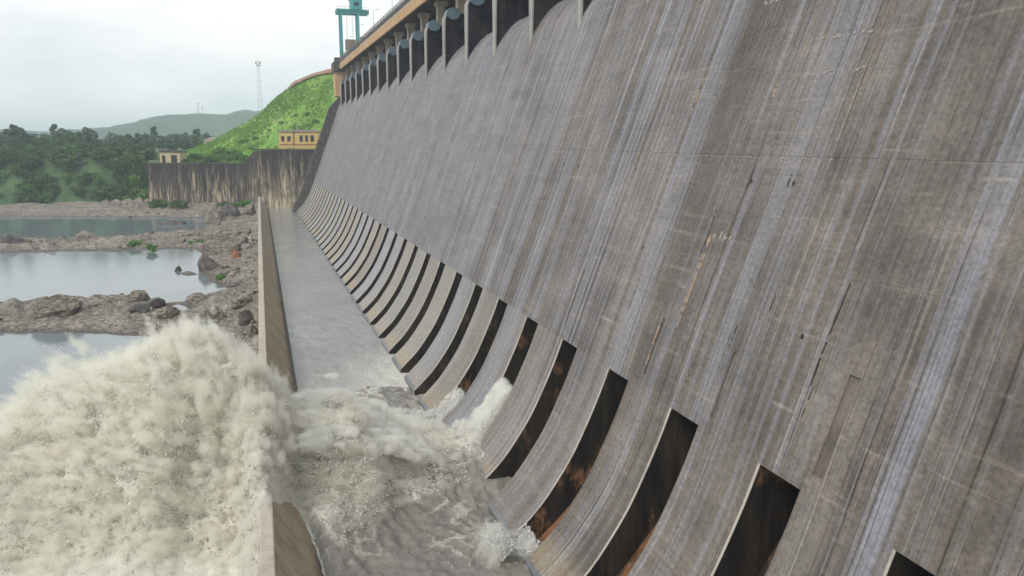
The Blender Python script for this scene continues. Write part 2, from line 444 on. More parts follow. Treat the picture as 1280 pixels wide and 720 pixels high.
def foam_mat(name, lo, mid, hi, tr=.3):
    t = NT(name); P = t.pos()
    n = t.noise(t.scale(P, (.32,.32,.5)), 1, 5, .7); g = t.noise(t.scale(P, (1.8,1.8,1.1)), 1, 4, .7)
    h = t.attr('white')
    v = t.math('ADD', t.math('ADD', t.math('MULTIPLY', n, .55), t.math('MULTIPLY', g, .45)), h)
    col = t.ramp(v, (.36, lo), (.52, mid), (.68, hi))
    t.set(color=col, rough=.9, spec=.1)
    tl = t.n('ShaderNodeBsdfTranslucent'); t.L(col, tl.inputs['Color'])
    ms = t.n('ShaderNodeMixShader'); ms.inputs[0].default_value = tr
    t.L(t.b.outputs[0], ms.inputs[1]); t.L(tl.outputs[0], ms.inputs[2]); t.L(ms.outputs[0], t.out.inputs['Surface'])
    return t.m
M_FOAM = foam_mat('silty_spray', (.62,.57,.45), (.84,.80,.70), (.94,.92,.88), .5)
M_FOAMW = foam_mat('white_jet_foam', (.62,.60,.54), (.82,.81,.78), (.92,.92,.91))

def paint(name, c, rough=.7): return simple(name, c, tuple(x*.8 for x in c), .8, rough)
M_HOUSEY = paint('yellow_wash_wall', (.66,.47,.19))
M_HOUSEP = paint('pale_yellow_wall', (.62,.52,.30))
M_HOUSEPK = paint('pale_pink_wall', (.60,.45,.44))
M_WIN = simple('dark_opening', (.012,.012,.014), (.02,.02,.022), 1, .3, .5)
M_SLAB = paint('grey_roof_slab', (.33,.28,.27))
M_TILE = paint('faded_pink_roof', (.50,.36,.35))
M_PLINTH = paint('brick_red_band', (.38,.16,.10))

# ------------------------------------------------------------------ THE DAM
P = 10.6                                      # sluice spacing
SY0, SY1 = 34.24, 37.90                       # near and far edge of sluice 0
A = 0.37                                      # downstream batter
XS, ZS = 27.5, -18.7                          # top of the sluice openings
def fx(z): return XS + A*(z - ZS)
K0, K1 = -4, 33                               # sluice numbers built
YB0 = 30.77                                   # near joint of block 0
END_Y = YB0 + P*(K1+1)

# downstream profile, crest to sluice head (with a recessed joint at every lift)
crest = [(47.5, 20.3), (45.5, 20.35), (43.6, 19.7), (42.3, 18.6), (41.2, 17.2), (fx(15.6), 15.6)]
prof_top = list(crest)
z = 15.6
lifts = [-1.0]
for zl in lifts:
    if zl < ZS + .5: break
    for dz, dx in ((.012, 0), (.010, .03), (-.010, .03), (-.012, 0)):
        prof_top.append((fx(zl+dz) + dx, zl+dz))
prof_top.append((fx(ZS), ZS))
# bucket curve
ctrl = [(XS, ZS), (26.55, -21.2), (25.45, -23.7), (24.35, -25.95), (23.15, -27.9), (21.4, -30.3), (19.2, -32.5)]
def catmull(c, n=3):
    out = []
    q = [(2*c[0][0]-c[1][0], 2*c[0][1]-c[1][1])] + c + [(2*c[-1][0]-c[-2][0], 2*c[-1][1]-c[-2][1])]
    for i in range(1, len(q)-2):
        for j in range(n):
            t = j/n; r = []
            for k in (0, 1):
                a, b, d, e = q[i-1][k], q[i][k], q[i+1][k], q[i+2][k]
                r.append(.5*(2*b + (d-a)*t + (2*a-5*b+4*d-e)*t*t + (3*b-a-3*d+e)*t**3))
            out.append(tuple(r))
    return out + [c[-1]]
bucket = catmull(ctrl)
lip = [(18.85, -32.75), (18.95, -36.5)]

dam = tag(empty('dam', (19.2, YB0, -33)), 'long sloping grey concrete dam streaked by water, dark sluices along its foot', 'dam')
DL = Vector((19.2, YB0, -33))
def dpart(o):                                  # parent to the dam while keeping world coordinates
    o.parent = dam; o.matrix_parent_inverse = Matrix.Translation(-DL); return o

J = .010                                       # half joint
def upper_block(rec=None):
    mb = MB()
    inset = [(x + .3, z) for x, z in prof_top]
    y0, y1 = J, P - J
    if rec is None: mb.sheet_y(prof_top, y0, y1)
    else:
        ya, yb, za, zb, dp = rec
        mb.sheet_y(prof_top, y0, ya); mb.sheet_y(prof_top, yb, y1)
        top_ = [p for p in prof_top if p[1] > za] + [(fx(za), za)]; bot_ = [(fx(zb), zb), prof_top[-1]]
        mb.sheet_y(top_, ya, yb); mb.sheet_y(bot_, ya, yb)
        fl = [(fx(za) + dp, za), (fx(zb) + dp, zb)]; ed = [(fx(za), za), (fx(zb), zb)]
        mb.sheet_y(fl, ya, yb, 1)
        mb.sheet_y([ed[0], fl[0]], ya, yb, 1); mb.sheet_y([fl[1], ed[1]], ya, yb)
        for yy in (ya, yb): mb.add([(x, yy, z) for x, z in (ed[0], ed[1], fl[1], fl[0])], [(0,1,2,3)])
    for y, flip in ((y0, 0), (y1, 1)):         # joint cheeks
        n = len(prof_top)
        vs = [(x, y, z) for x, z in prof_top] + [(x, y, z) for x, z in inset]
        mb.add(vs, [(i, n+i, n+i+1, i+1) if not flip else (i, i+1, n+i+1, n+i) for i in range(n-1)])
    return mb.mesh('face_block', [M_FACE, M_PATCH])
M_PATCH = concrete('brown_mortar_patch', (.16,.132,.112), (.24,.195,.165), (.08,.068,.06), .7)
me_upper = upper_block()
REC = {0: upper_block((2.15, 3.0, -12.3, -17.75, .16)), 3: upper_block((7.4, 7.9, -12.2, -17.6, .13)), 2: upper_block((1.2, 1.55, -13.4, -17.7, .12)), 1: upper_block((2.1, 2.5, -13.6, -17.9, .12))}
a0, a1 = SY0 - YB0, SY1 - YB0                  # slot edges inside the block
CH = .11                                       # chamfer
def tooth(y0, y1, ch0, ch1):                   # one bucket strip with chamfered edges towards the slot
    mb = MB(); pr = bucket + lip; n = len(pr)
    i0 = y0 + (CH if ch0 else 0); i1 = y1 - (CH if ch1 else 0)
    mb.sheet_y(pr[:len(bucket)], i0, i1)
    mb.sheet_y(pr[len(bucket)-1:], i0, i1, 1)
    inn = [(x + CH, z) for x, z in pr]
    for y, i, c in ((y0, i0, ch0), (y1, i1, ch1)):
        if c:
            vs = [(x, i, z) for x, z in pr] + [(x, y, z) for x, z in inn]
            mb.add(vs, [(k, k+1, n+k+1, n+k) for k in range(n-1)], 3)
        deep = [(min(x + 6, 32), z) for x, z in pr]
        st = inn if c else pr
        vs = [(x, y, z) for x, z in st] + [(x + (5.8 if c else .3), y, z) for x, z in pr]
        mb.add(vs, [(k, k+1, n+k+1, n+k) for k in range(n-1)], 2 if c else 0)
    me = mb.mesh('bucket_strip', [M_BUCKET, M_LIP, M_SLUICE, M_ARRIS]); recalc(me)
    return me
me_t1 = tooth(a1, a0 + P, True, True)
def channel():                                 # recessed trough of the sluice: back curve, roof, dark barrel
    mb = MB()
    d = [5.2 - 3.7*min(1, (k/(len(bucket)-1))**.8) for k in range(len(bucket))]
    back = [(x + dd, z - .55*k/(len(bucket)-1)*2.2) for k, ((x, z), dd) in enumerate(zip(bucket, d))]
    back.append((19.6, -36.5))
    mb.sheet_y(back, a0 - .01, a1 + .01)
    zt = ZS + .002
    mb.add([(XS + .02, a0-.01, zt), (XS + 6, a0-.01, zt + .3), (XS + 6, a1+.01, zt + .3), (XS + .02, a1+.01, zt)], [(0,1,2,3)])
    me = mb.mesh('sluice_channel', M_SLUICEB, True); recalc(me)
    return me
me_ch = channel()
me_ch2 = me_ch.copy(); me_ch2.materials.clear(); me_ch2.materials.append(M_FAINT)
def head_beam():                               # a thin arris along the sluice head
    mb = MB()
    mb.add([(XS + .0, a0, ZS), (XS + .0, a1, ZS), (XS + .1, a1, ZS - .1), (XS + .1, a0, ZS - .1)], [(0,1,2,3)])
    mb.add([(XS + .1, a0, ZS - .1), (XS + .1, a1, ZS - .1), (XS + 6, a1, ZS - .1), (XS + 6, a0, ZS - .1)], [(0,1,2,3)], 1)
    return mb.mesh('sluice_head', [M_ARRIS, M_SLUICE])
me_hb = head_beam()
for k in range(K0, K1 + 1):
    y = YB0 + P*k
    jx = random.uniform(-.012, .012)
    for nm, me in (('face_block', REC.get(k, me_upper)), ('bucket_strip', me_t1),
                   ('sluice_channel', me_ch2 if k in (5, 10, 15, 19) else me_ch), ('sluice_head', me_hb)):
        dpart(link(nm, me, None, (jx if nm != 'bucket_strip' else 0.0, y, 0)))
# the mass behind the blocks
mb = MB()
corep = [(x + .22, z - .05) for x, z in prof_top if True] + [(XS + 6.2, ZS + .5), (32, -37), (64, -37), (64, 20), (48, 20.1)]
mb.prism_y(corep, YB0 + P*K0 + .02, END_Y - .02)
o = mb.obj('dam_core', M_CORE, fix=True); dpart(o)

# cracks, patches and drain grooves on the face (thin spalled relief lying on the slope)
def on_face(y, z, out=0.0): return (fx(z) - out, y, z)
def crack(y, z0, z1, wd, seed, mat):
    r = random.Random(seed); n = max(6, int(abs(z0 - z1)/.22)); L = []; yy = y
    for i in range(n + 1):
        zz = z0 + (z1 - z0)*i/n; yy += r.uniform(-.028, .028)
        ww = wd*r.uniform(.15, 1.2)*(0.3 if i in (0, n) else 1)
        L.append((yy - ww/2, yy + ww/2, zz))
    mb = MB()
    for (a, b, zz), (a2, b2, z2) in zip(L, L[1:]):
        if r.random() < .2:
            if mb.v: dpart(mb.obj('crack', mat)); mb = MB()
            continue
        o = .03
        mb.add([on_face(a - .03, zz, 0), on_face(a, zz, o), on_face(b, zz, o), on_face(b + .03, zz, .0),
                on_face(a2 - .03, z2, 0), on_face(a2, z2, o), on_face(b2, z2, o), on_face(b2 + .03, z2, .0)], [(0,4,5,1),(1,5,6,2),(2,6,7,3)])
    if mb.v: dpart(mb.obj('crack', mat))
M_CRACK = simple('open_crack_shadow_dirt', (.03,.026,.023), (.075,.065,.056), 1.2, .95, .1)
M_SEEP = simple('ochre_seep_crust', (.40,.275,.18), (.26,.205,.155), 1.5, .85)
M_LIMEC = simple('lime_crust', (.40,.365,.31), (.28,.25,.215), 2.0, .9)
for i, (y, z0, z1, wd) in enumerate([(36.15, -7.6, -13.6, .19), (36.0, -13.6, -15.3, .11), (41.9, -9.5, -10.6, .16), (53.6, -13.2, -16.2, .16), (51.7, -5.0, -8.2, .11),
        (44.5, -11.9, -13.7, .16), (47.8, -13.0, -17.2, .06), (59.3, -10.5, -14.0, .06), (76.7, -6.5, -9.0, .07), (56.6, -9.0, -11.2, .08), (49.0, -2.2, -3.3, .24), (44.7, -2.1, -3.0, .28)]):
    crack(y, z0, z1, wd*.62, i, M_CRACK)
for i, (y, z0, z1, wd) in enumerate([(51.35, -6.8, -13.6, .32), (58.6, -2.8, -4.2, .25), (60.5, 5.4, 2.2, .28), (49.9, 4.0, 2.9, .35), (53.7, -13.2, -17.4, .16)]):
    crack(y, z0, z1, wd, 50 + i, M_SEEP)
for (y0, y1, zc, th, seed) in [(48.4, 51.2, -6.75, .30, 1), (60.2, 68.5, -1.15, .06, 2), (41.0, 58.0, -1.15, .05, 3), (40.5, 46.8, 6.7, .12, 4), (41.5, 47.0, 4.4, .12, 5), (50.5, 55.5, 10.4, .14, 8)]:
    r = random.Random(seed); mb = MB(); n = int((y1-y0)/.25)
    for i in range(n):
        if r.random() < .5: continue
        ya = y0 + (y1-y0)*i/n; yb = y0 + (y1-y0)*(i+r.uniform(.7, 1.))/n; h = th*r.uniform(.2, 1.1); zc2 = zc + r.uniform(-.08, .08)
        mb.add([on_face(ya, zc2+h, .04), on_face(yb, zc2+h*.8, .04), on_face(yb, zc2-h, .045), on_face(ya, zc2-h*.7, .045)], [(0,1,2,3)])
    tag(dpart(mb.obj('lime_crust', M_LIMEC, fix=False)), kind='stuff')
# vertical weep holes
for (y, z) in [(88.7, -2.6), (85.0, -2.6), (80.6, -2.7), (48.8, -2.8), (38.3, -11.3), (67.0, -2.6), (72.6, -8.8), (60.6, -8.9), (340., 9.), (44.2, -2.7), (106, -3)]:
    mb = MB(); n = 8; r = .17 if y < 200 else .5
    ring = [on_face(y + r*math.cos(2*math.pi*i/n)*.8, z + r*math.sin(2*math.pi*i/n), .02) for i in range(n)]
    mb.add(ring, [tuple(range(n))])
    dpart(mb.obj('weep_hole', M_CRACK))

# ---- piers and gates on the crest
PY = [77.6 + 18.55*j for j in range(-3, 17)]
NX, PT = 39.6, 2.1                             # nose line, pier thickness
arc = [(NX + 1.5 - 1.5*math.cos(t), 24.6 + 1.5*math.sin(t)) for t in np.linspace(0, math.pi/2, 6)]
pier_prof = [(NX, 13.6)] + arc + [(54, 26.1), (54, 13.6)]
def hw(z): return .30 + (PT/2 - .30)*min(1, max(0, (z - 13.2)/11.5))      # the cutwater widens upwards
def pier_mesh():
    mb = MB()
    fr_ = [(NX + .35, 12.8)] + [(NX + .35, z) for z in (16, 19, 22)] + [(max(x, NX + .35), z) for x, z in arc] + [(NX + 4.2, 26.1)]
    vs = []; n = len(fr_)
    for x, z in fr_: vs += [(x, -hw(z), z), (x, hw(z), z), (NX + 5, -PT/2, z), (NX + 5, PT/2, z)]
    fs = []
    for i in range(n-1):
        a, b = 4*i, 4*i + 4
        fs += [(a, a+1, b+1, b), (a, b, b+2, a+2), (a+1, a+3, b+3, b+1)]
    fs.append((4*(n-1), 4*(n-1)+1, 4*(n-1)+3, 4*(n-1)+2))
    mb.add(vs, fs); mb.box((NX + 5.002, -PT/2, 12.8), (54, PT/2, 26.1))
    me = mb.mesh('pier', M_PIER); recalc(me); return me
def nose_mesh():
    mb = MB(); vs = []
    path = [(NX, 13.2)] + [(NX, z) for z in (16, 19, 22)] + arc
    for (x, z) in path:
        h = hw(z) + .03
        for (dx, y) in [(.36, -h), (.12, -h), (-.05, -h*.45), (-.05, h*.45), (.12, h), (.36, h)]: vs.append((x + dx, y, z + (.03 if x > NX + .2 else 0)))
    m = 6
    mb.add(vs, [(i*m + j, i*m + j + 1, (i+1)*m + j + 1, (i+1)*m + j) for i in range(len(path)-1) for j in range(m-1)])
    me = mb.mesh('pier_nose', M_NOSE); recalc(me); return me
def trunnion_mesh():
    mb = MB(); n = 12; R0 = 1.25; c = (NX + 2.0, 26.0)
    pr = [(c[0] + R0*math.cos(2*math.pi*i/n)*1.15, c[1] + R0*math.sin(2*math.pi*i/n)) for i in range(n)]
    mb.prism_y(pr, -PT/2 - .45, PT/2 + .45)
    me = mb.mesh('trunnion_housing', M_BLUEGREY); recalc(me); return me
def column_mesh():
    mb = MB()
    mb.box((42.6, -.85, 26.1), (44.4, .85, 30.6)); mb.box((42.2, -1.25, 30.5), (44.8, 1.25, 31.52))
    return mb.mesh('bridge_column', M_COLUMN)
def gate_mesh():
    mb = MB(); w2 = 18.55/2 - PT/2 - .06; pr = []; c = (NX + 2.2, 24.9); R0 = 8.4
    for t in np.linspace(-.62, .42, 9): pr.append((c[0] + R0*math.cos(t), c[1] + R0*math.sin(t)))
    mb.prism_y(pr + [(x + .25, z) for x, z in reversed(pr)], -w2, w2)
    for zz in (.1, .35, .6, .85):               # horizontal stiffening beams
        i = zz*8; x, z = pr[int(i)]
        mb.box((x - .5, -w2, z - .2), (x + .05, w2, z + .2))
    me = mb.mesh('radial_gate', M_GATE); recalc(me); return me
def arm_mesh(sd):
    mb = MB(); c = (NX + 2.4, 23.6); w2 = 18.55/2 - PT/2
    mb.box((c[0] - .5, sd*(w2 - .4) - .35, c[1] - .5), (c[0] + .5, sd*(w2 - .4) + .35, c[1] + .5))
    for t in (-.45, 0., .25):
        mb.bar((c[0], sd*(w2 - .4), c[1]), (c[0] + 8.0*math.cos(t), sd*(w2 - 1.6), c[1] + .8 + 8.0*math.sin(t)), .22, 4)
    return mb.mesh('gate_arm', M_GATE)
me_p, me_n, me_tr, me_co, me_g, me_a = pier_mesh(), nose_mesh(), trunnion_mesh(), column_mesh(), gate_mesh(), (arm_mesh(-1), arm_mesh(1))
def sub(o, parent, kid_loc=(0,0,0)):
    o.parent = parent; o.location = kid_loc; return o
for j, y in enumerate(PY):
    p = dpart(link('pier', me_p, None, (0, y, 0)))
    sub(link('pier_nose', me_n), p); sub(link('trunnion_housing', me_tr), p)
    if j < len(PY) - 1:
        g = dpart(link('radial_gate', me_g, None, (0, y + 18.55/2, 0)))
        sub(link('gate_arm', me_a[0]), g); sub(link('gate_arm', me_a[1]), g)
mb = MB(); mb.box((53.2, PY[0]-1, 22), (54.6, PY[-1]+1, 31.5)); dpart(mb.obj('breast_wall', M_GATE))

# end wall that closes the spillway (proud of the face)
mb = MB()
ew = [(fx(17) + .5, 20.5), (fx(14) - 3.4, 15.5), (fx(ZS) - 4.2, ZS - .5)] + [(x - 4.0, z) for x, z in bucket[3:-4]] + [(16.5, -36), (46, -36), (46, 20.5)]
mb.prism_y(ew, END_Y, END_Y + 5.5)
dpart(mb.obj('end_wall', M_ENDWALL, fix=True))
mb = MB(); mb.box((39.2, END_Y - .5, 20.5), (54, END_Y + 9, 31.49)); dpart(mb.obj('abutment', M_YELLOW))
mb = MB(); mb.box((38.6, END_Y - 1.2, 31.5), (54.5, END_Y + 10, 36.0)); mb.box((39.6, END_Y + .5, 36.0), (44, END_Y + 6, 38.2)); dpart(mb.obj('abutment_cap', M_DARKCON))

# ------------------------------------------------------------------ ROAD BRIDGE over the gates
br = tag(empty('road_bridge', (40, PY[0], 31.5)), 'road bridge on columns along the dam crest with ochre beams and spiky railing', 'bridge')
BL = Vector((40, PY[0], 31.5))
def bpart(o): o.parent = br; o.matrix_parent_inverse = Matrix.Translation(-BL); return o
Y0b, Y1b = PY[0] - 9, END_Y - 1.4
mb = MB(); mb.box((40.3, Y0b, 32.4), (53.0, Y1b, 34.25)); bpart(mb.obj('deck', M_DARKCON))
mb = MB(); mb.box((41.6, Y0b, 34.254), (51.8, Y1b, 34.3)); bpart(mb.obj('road_surface', M_ASPHALT))
mb = MB(); mb.box((0, 0, 31.5), (.55, 18.3, 34.1)); me_fb = mb.mesh('fascia_beam', M_YELLOW)
mb = MB(); mb.box((0, 0, 34.26), (.28, 18.42, 35.45)); me_pp = mb.mesh('parapet_panel', M_DARKCON)
mb = MB(); mb.box((.02, -.12, 35.45), (.26, .12, 36.35)); mb.box((-.06, -.16, 36.35), (.34, .16, 36.5)); me_po = mb.mesh('railing_post', M_RAIL)
for j in range(len(PY)):
    y = PY[j] + .12
    bpart(link('bridge_column', me_co, None, (0, PY[j], 0)))
    if y + 18.3 < Y1b + 1:
        bpart(link('fascia_beam', me_fb, None, (39.8, y, 0))); bpart(link('parapet_panel', me_pp, None, (39.6, y, 0)))
        for q in range(6): bpart(link('railing_post', me_po, None, (39.6, y + .6 + q*3.08, 0)))
mb = MB()
for zz in (35.75, 36.1): mb.box((39.69, Y0b, zz), (39.77, Y1b, zz + .06))
bpart(mb.obj('handrail', M_RAIL))
mb = MB(); mb.box((52.6, Y0b, 34.26), (52.9, Y1b, 35.6)); bpart(mb.obj('upstream_parapet', M_DARKCON))

# street lamps on the bridge
def lamp():
    t = empty('street_lamp')
    mb = MB(); mb.bar((0,0,0), (0,0,8), .09, 6, .06); mb.obj('pole', M_GALV, t)
    mb = MB(); mb.bar((0,0,7.95), (1.3,0,8.3), .05, 5); mb.obj('arm', M_GALV, t)
    mb = MB(); mb.box((1.1,-.16,8.22), (1.8,.16,8.36)); mb.obj('lamp_head', M_GALV, t)
    return t
def copy_tree(o, parent=None):
    c = o.copy(); COL.objects.link(c)
    if parent is not None: c.parent = parent
    for ch in o.children: copy_tree(ch, c)
    return c
l0 = lamp()
lamps = [(40.8, 350 - 37*i) for i in range(5)]
for i, (x, y) in enumerate(lamps):
    o = l0 if i == 0 else copy_tree(l0)
    o.location = (x, y, 34.3)
    tag(o, ['farthest thin street lamp on the bridge, just right of the teal crane', 'second thin street lamp from the crane on the bridge',
            'third thin street lamp from the crane on the bridge', 'fourth thin street lamp from the crane on the bridge', 'street lamp on the bridge nearest the camera, cut by the top edge'][i], 'street lamp', 'street lamps along the bridge')

# ------------------------------------------------------------------ GANTRY CRANE
cr_ = tag(empty('gantry_crane', (42, 383, 34.3)), 'teal gantry crane with a winch house on top standing on the dam crest', 'crane')
def cbox(name, lo, hi, m, par=cr_, tap=None):
    mb = MB(); mb.box(lo, hi); return mb.obj(name, m, par)
H = 22.3; LX = 7.6; LYd = 5.0
for (x, y) in ((0,0), (LX,0), (0,LYd), (LX,LYd)):
    mb = MB(); mb.box((x-.55, y-.5, .9), (x+.55, y+.5, H)); lg = mb.obj('leg', M_TEAL, cr_)
    mb = MB(); mb.box((x-.75, y-.9, 0), (x+.75, y+.9, .95)); mb.obj('bogie', M_BROWNMACH, lg)
for y in (0, LYd):
    cbox('main_girder', (-1.9, y-.5, H+.002), (12.6, y+.5, H+1.9), M_TEAL)
for x in (0, LX):
    cbox('end_tie', (x-.45, .52, H+.1), (x+.45, LYd-.52, H+1.5), M_TEAL)
    mb = MB(); mb.bar((x, .5, 9), (x, LYd-.5, H-2), .2, 4); mb.bar((x, LYd-.5, 9), (x, .5, H-2), .2, 4); mb.obj('brace', M_TEAL, cr_)
for y in (-.9, LYd+.8):
    mb = MB(); mb.bar((-1.8, y, H+2.9), (12.4, y, H+2.9), .06, 4)
    for q in range(9): mb.bar((-1.8 + q*1.775, y, H+1.2), (-1.8 + q*1.775, y, H+2.9), .05, 4)
    mb.box((-1.9, min(y, y+.1)-.2, H+1.1), (12.5, y+.4, H+1.2)); mb.obj('walkway_rail', M_TEAL, cr_)
wh = cbox('winch_house', (4.6, -.9, H+1.92), (9.6, LYd+.9, H+6.6), M_TEAL)
cbox('roof', (4.2, -1.2, H+6.6), (10.0, LYd+1.2, H+7.1), M_TEAL, wh)
cbox('window', (6.0, -.96, H+3.4), (8.2, -.9, H+5.0), M_WIN, wh)
cbox('hook_block', (2.0, .8, 6.6), (6.4, LYd-.8, 11.2), M_BROWNMACH)
mb = MB()
for x in (2.8, 5.4):
    for y in (1.4, LYd-1.4): mb.bar((x, y, 11.2), (x, y, H), .07, 4)
mb.obj('hoist_rope', M_GALV, cr_)
mb = MB(); mb.bar((LX+.6, -.3, 11.8), (LX+1.9, -.3, 11.8), .5, 6); mb.obj('cable_reel', M_TEAL, cr_)
cbox('ladder', (-.9, .55, 1), (-.7, 1.1, H), M_TEAL)

# ------------------------------------------------------------------ TRAINING WALL between basin and river
def twx(y): return -1.33 + .0083*y
tw = tag(empty('training_wall', (twx(50), 50, -33)), 'long low concrete divide wall with a pale top, running from the spray to the far retaining wall', 'wall')
TL = Vector((twx(50), 50, -33))
def tpart(o): o.parent = tw; o.matrix_parent_inverse = Matrix.Translation(-TL); return o
ys = [28 + 12.05*i for i in range(33)]
for a, b in zip(ys, ys[1:]):
    b2 = b - .06
    mb = MB(); th = .88; vs = []
    for y in (a, b2):
        x = twx(y); vs += [(x - .75, y, -36), (x, y, -27.2), (x + th, y, -27.2), (x + 4.7, y, -33.3), (x + 5.2, y, -36)]
    mb.add(vs, [(0,5,6,1), (1,6,7,2), (2,7,8,3), (3,8,9,4), (0,1,2,3,4), (9,8,7,6,5)])
    w_ = tpart(mb.obj('wall_segment', M_TWSIDE, fix=True))
    mb = MB(); vs = []
    for y in (a, b2):
        x = twx(y); vs += [(x - .03, y, -27.2), (x - .03, y, -26.95), (x + .06, y, -26.9), (x + th - .06, y, -26.9), (x + th + .03, y, -26.95), (x + th + .03, y, -27.2)]
    mb.add(vs, [(i, i+1, 7+i, 6+i) for i in range(5)] + [(0,6,11,5), (0,5,4,3,2,1), (6,7,8,9,10,11)])
    c_ = mb.obj('coping', M_TWTOP, w_, fix=True)

# ------------------------------------------------------------------ FAR RETAINING WALL
def rwall():
    t = tag(empty('retaining_wall', tuple(atD(250, 252, 405))), 'tall stained retaining wall with black growth and cream streaks, closing the far end of the river', 'wall')
    L = Vector(atD(250, 252, 405))
    def build(name, pts, mat, par, thick=4.0):          # pts: (x pixel column, top z, bottom z)
        V = []; Fc = []; down = []; m = 9
        for (x, zt, zb) in pts:
            q = np.array(atD(x, 176, 405.)); q2 = q + _F*thick
            for i in range(m): V.append((q[0] - _F[0]*1.6*(i/(m-1)), q[1] - _F[1]*1.6*(i/(m-1)), zt + (zb-zt)*i/(m-1))); down.append((zt-zb)*i/(m-1))
            V.append((q2[0], q2[1], zt)); down.append(0); V.append((q2[0], q2[1], zb)); down.append(2)
        s = m + 2
        for i in range(len(pts)-1):
            for j in range(m-1): Fc.append((i*s+j, i*s+j+1, (i+1)*s+j+1, (i+1)*s+j))
            Fc.append((i*s, (i+1)*s, (i+1)*s+m, i*s+m))
        e = len(pts)-1
        caps = [tuple([j for j in range(m)] + [m+1, m]), tuple([e*s+j for j in range(m)][::-1] + [e*s+m, e*s+m+1])]
        me = bpy.data.meshes.new(name); me.from_pydata(V, [], Fc + caps); me.materials.append(mat); recalc(me); fattr(me, 'down', down)
        o = link(name, me); o.parent = par
        o.matrix_parent_inverse = Matrix.Translation(-L); return o
    zz = lambda x, y: float(atD(x, y, 405.)[2])
    segs = [(181, 218), (218.4, 256), (256.4, 293.6)]
    for a, b in segs: build('wall_panel', [(a, zz(a, 205), -36), (b, zz(b, 205), -36)], M_RETAIN, t)
    build('joint_post', [(293.8, zz(295, 206), -36), (297.2, zz(295, 206), -36)], M_ENDWALL, t, 3.6)
    build('wall_panel', [(297.4, zz(300, 205), -36), (302, zz(300, 205), -36), (317, zz(315, 189), -36), (336, zz(330, 188), -36)], M_RETAIN, t)
    build('wall_panel', [(336.4, zz(360, 188), -36), (402, zz(395, 188), -36)], M_RETAIN, t)
    # coping with a low parapet
    for a, b, ya in ((180.4, 293.6, 205), (297.4, 303, 205), (316, 402, 188)):
        V = [atD(a, 176, 404.7), atD(b, 176, 404.7), atD(b, 176, 406.2), atD(a, 176, 406.2)]
        z0 = zz(a, ya) + .004; mb = MB()
        mb.add([(p[0], p[1], z0) for p in V] + [(p[0], p[1], z0 + .7) for p in V], [(0,3,2,1),(4,5,6,7),(0,1,5,4),(1,2,6,5),(2,3,7,6),(3,0,4,7)])
        o = mb.obj('coping', M_ENDWALL); o.parent = t; o.matrix_parent_inverse = Matrix.Translation(-L)
    return t
rwall()

# ------------------------------------------------------------------ RIVER BED, POOLS
WZ = -32.5
def gp(pts): return np.array([atZ(x, y, WZ)[:2] for x, y in pts])
POOLS = [gp([(-90,270.5),(160,271),(262,272.5),(272,279),(243,289),(190,291.5),(160,297),(-90,303)]),
         gp([(-120,318),(160,312.5),(248,311.5),(258,322),(250,338),(262,352),(287,361),(262,370),(238,379),(205,377),(160,371),(-120,392)]),
         gp([(-150,416),(160,418),(198,419),(222,427),(215,440),(160,470),(-150,520)]),
         gp([(200,384),(222,380),(240,386),(215,392)])]
def sdf(poly, X, Y):
    d = np.full(X.shape, 1e9); ins = np.zeros(X.shape, bool); n = len(poly)
    for i in range(n):
        a = poly[i]; b = poly[(i+1) % n]; e = b-a; wx = X-a[0]; wy = Y-a[1]
        t = np.clip((wx*e[0] + wy*e[1])/(e @ e), 0, 1); d = np.minimum(d, np.hypot(wx-e[0]*t, wy-e[1]*t))
        c = ((a[1] > Y) != (b[1] > Y)) & (X < (b[0]-a[0])*(Y-a[1])/(b[1]-a[1] + 1e-12) + a[0]); ins ^= c
    return np.where(ins, -d, d)
def bed_z(X, Y):
    nx = X + 2.5*fbm(X*.12, Y*.05, 1.3, 3); ny = Y + 6*fbm(X*.1, Y*.04, 7.7, 3)
    d = np.min([sdf(p, nx, ny) for p in POOLS], axis=0)
    # tilted strata: ridges running across the bed
    s = (X*.55 + Y*.16) + 2.2*fbm(X*.06, Y*.03, 3.1, 3)
    saw = (s*.33) % 1.0
    strata = np.where(saw < .78, saw/.78, (1-saw)/.22)
    amp = .35 + .9*sstep(-.1, .5, fbm(X*.05, Y*.022, 9.2, 3))
    ridge = 1.25*strata*amp + .55*fbm(X*.3, Y*.16, 2.2, 4) +   .20*(1 - 2.2*np.abs(fbm(X*.5 + .3*Y*.2, Y*.35, 4.4, 4)))
    z = WZ + np.clip(d*.22, -2.5, .95) + ridge*np.clip(.25 + d*.10, 0, 1)
    # the bed climbs against the divide wall and drops into the plunge pool below the spray
    z = z + 1.6*np.exp(-np.clip(twx(Y) - X, 0, 99)/4.0)*sstep(110, 150, Y)
    pl = sstep(128, 104, Y)
    z = z*(1-pl) + (-36.5)*pl
    return z
xs = np.concatenate([np.linspace(-330, -75, 60)[:-1], np.linspace(-75, 1.8, 210)])
ysg = np.concatenate([np.linspace(-20, 100, 20)[:-1], np.linspace(100, 300, 340)[:-1], np.linspace(300, 452, 120)])
XX, YY = np.meshgrid(xs, ysg)
ZB = bed_z(XX, YY)
bank = sstep(438, 452, YY + .33*(XX + 50)*(XX > -400))*(XX < -40)
ZB = ZB + bank*1.5
me = npmesh('river_bed', np.stack([XX, YY, ZB], -1).reshape(-1, 3), grid_faces(len(xs), len(ysg)), M_ROCK, False)
tag(link('river_bed', me), kind='structure')
mb = MB(); mb.add([(-900, -60, WZ), (1.6, -60, WZ), (1.6, 470, WZ), (-900, 470, WZ)], [(0,1,2,3)])
tag(mb.obj('river_water', M_POOL), kind='structure')

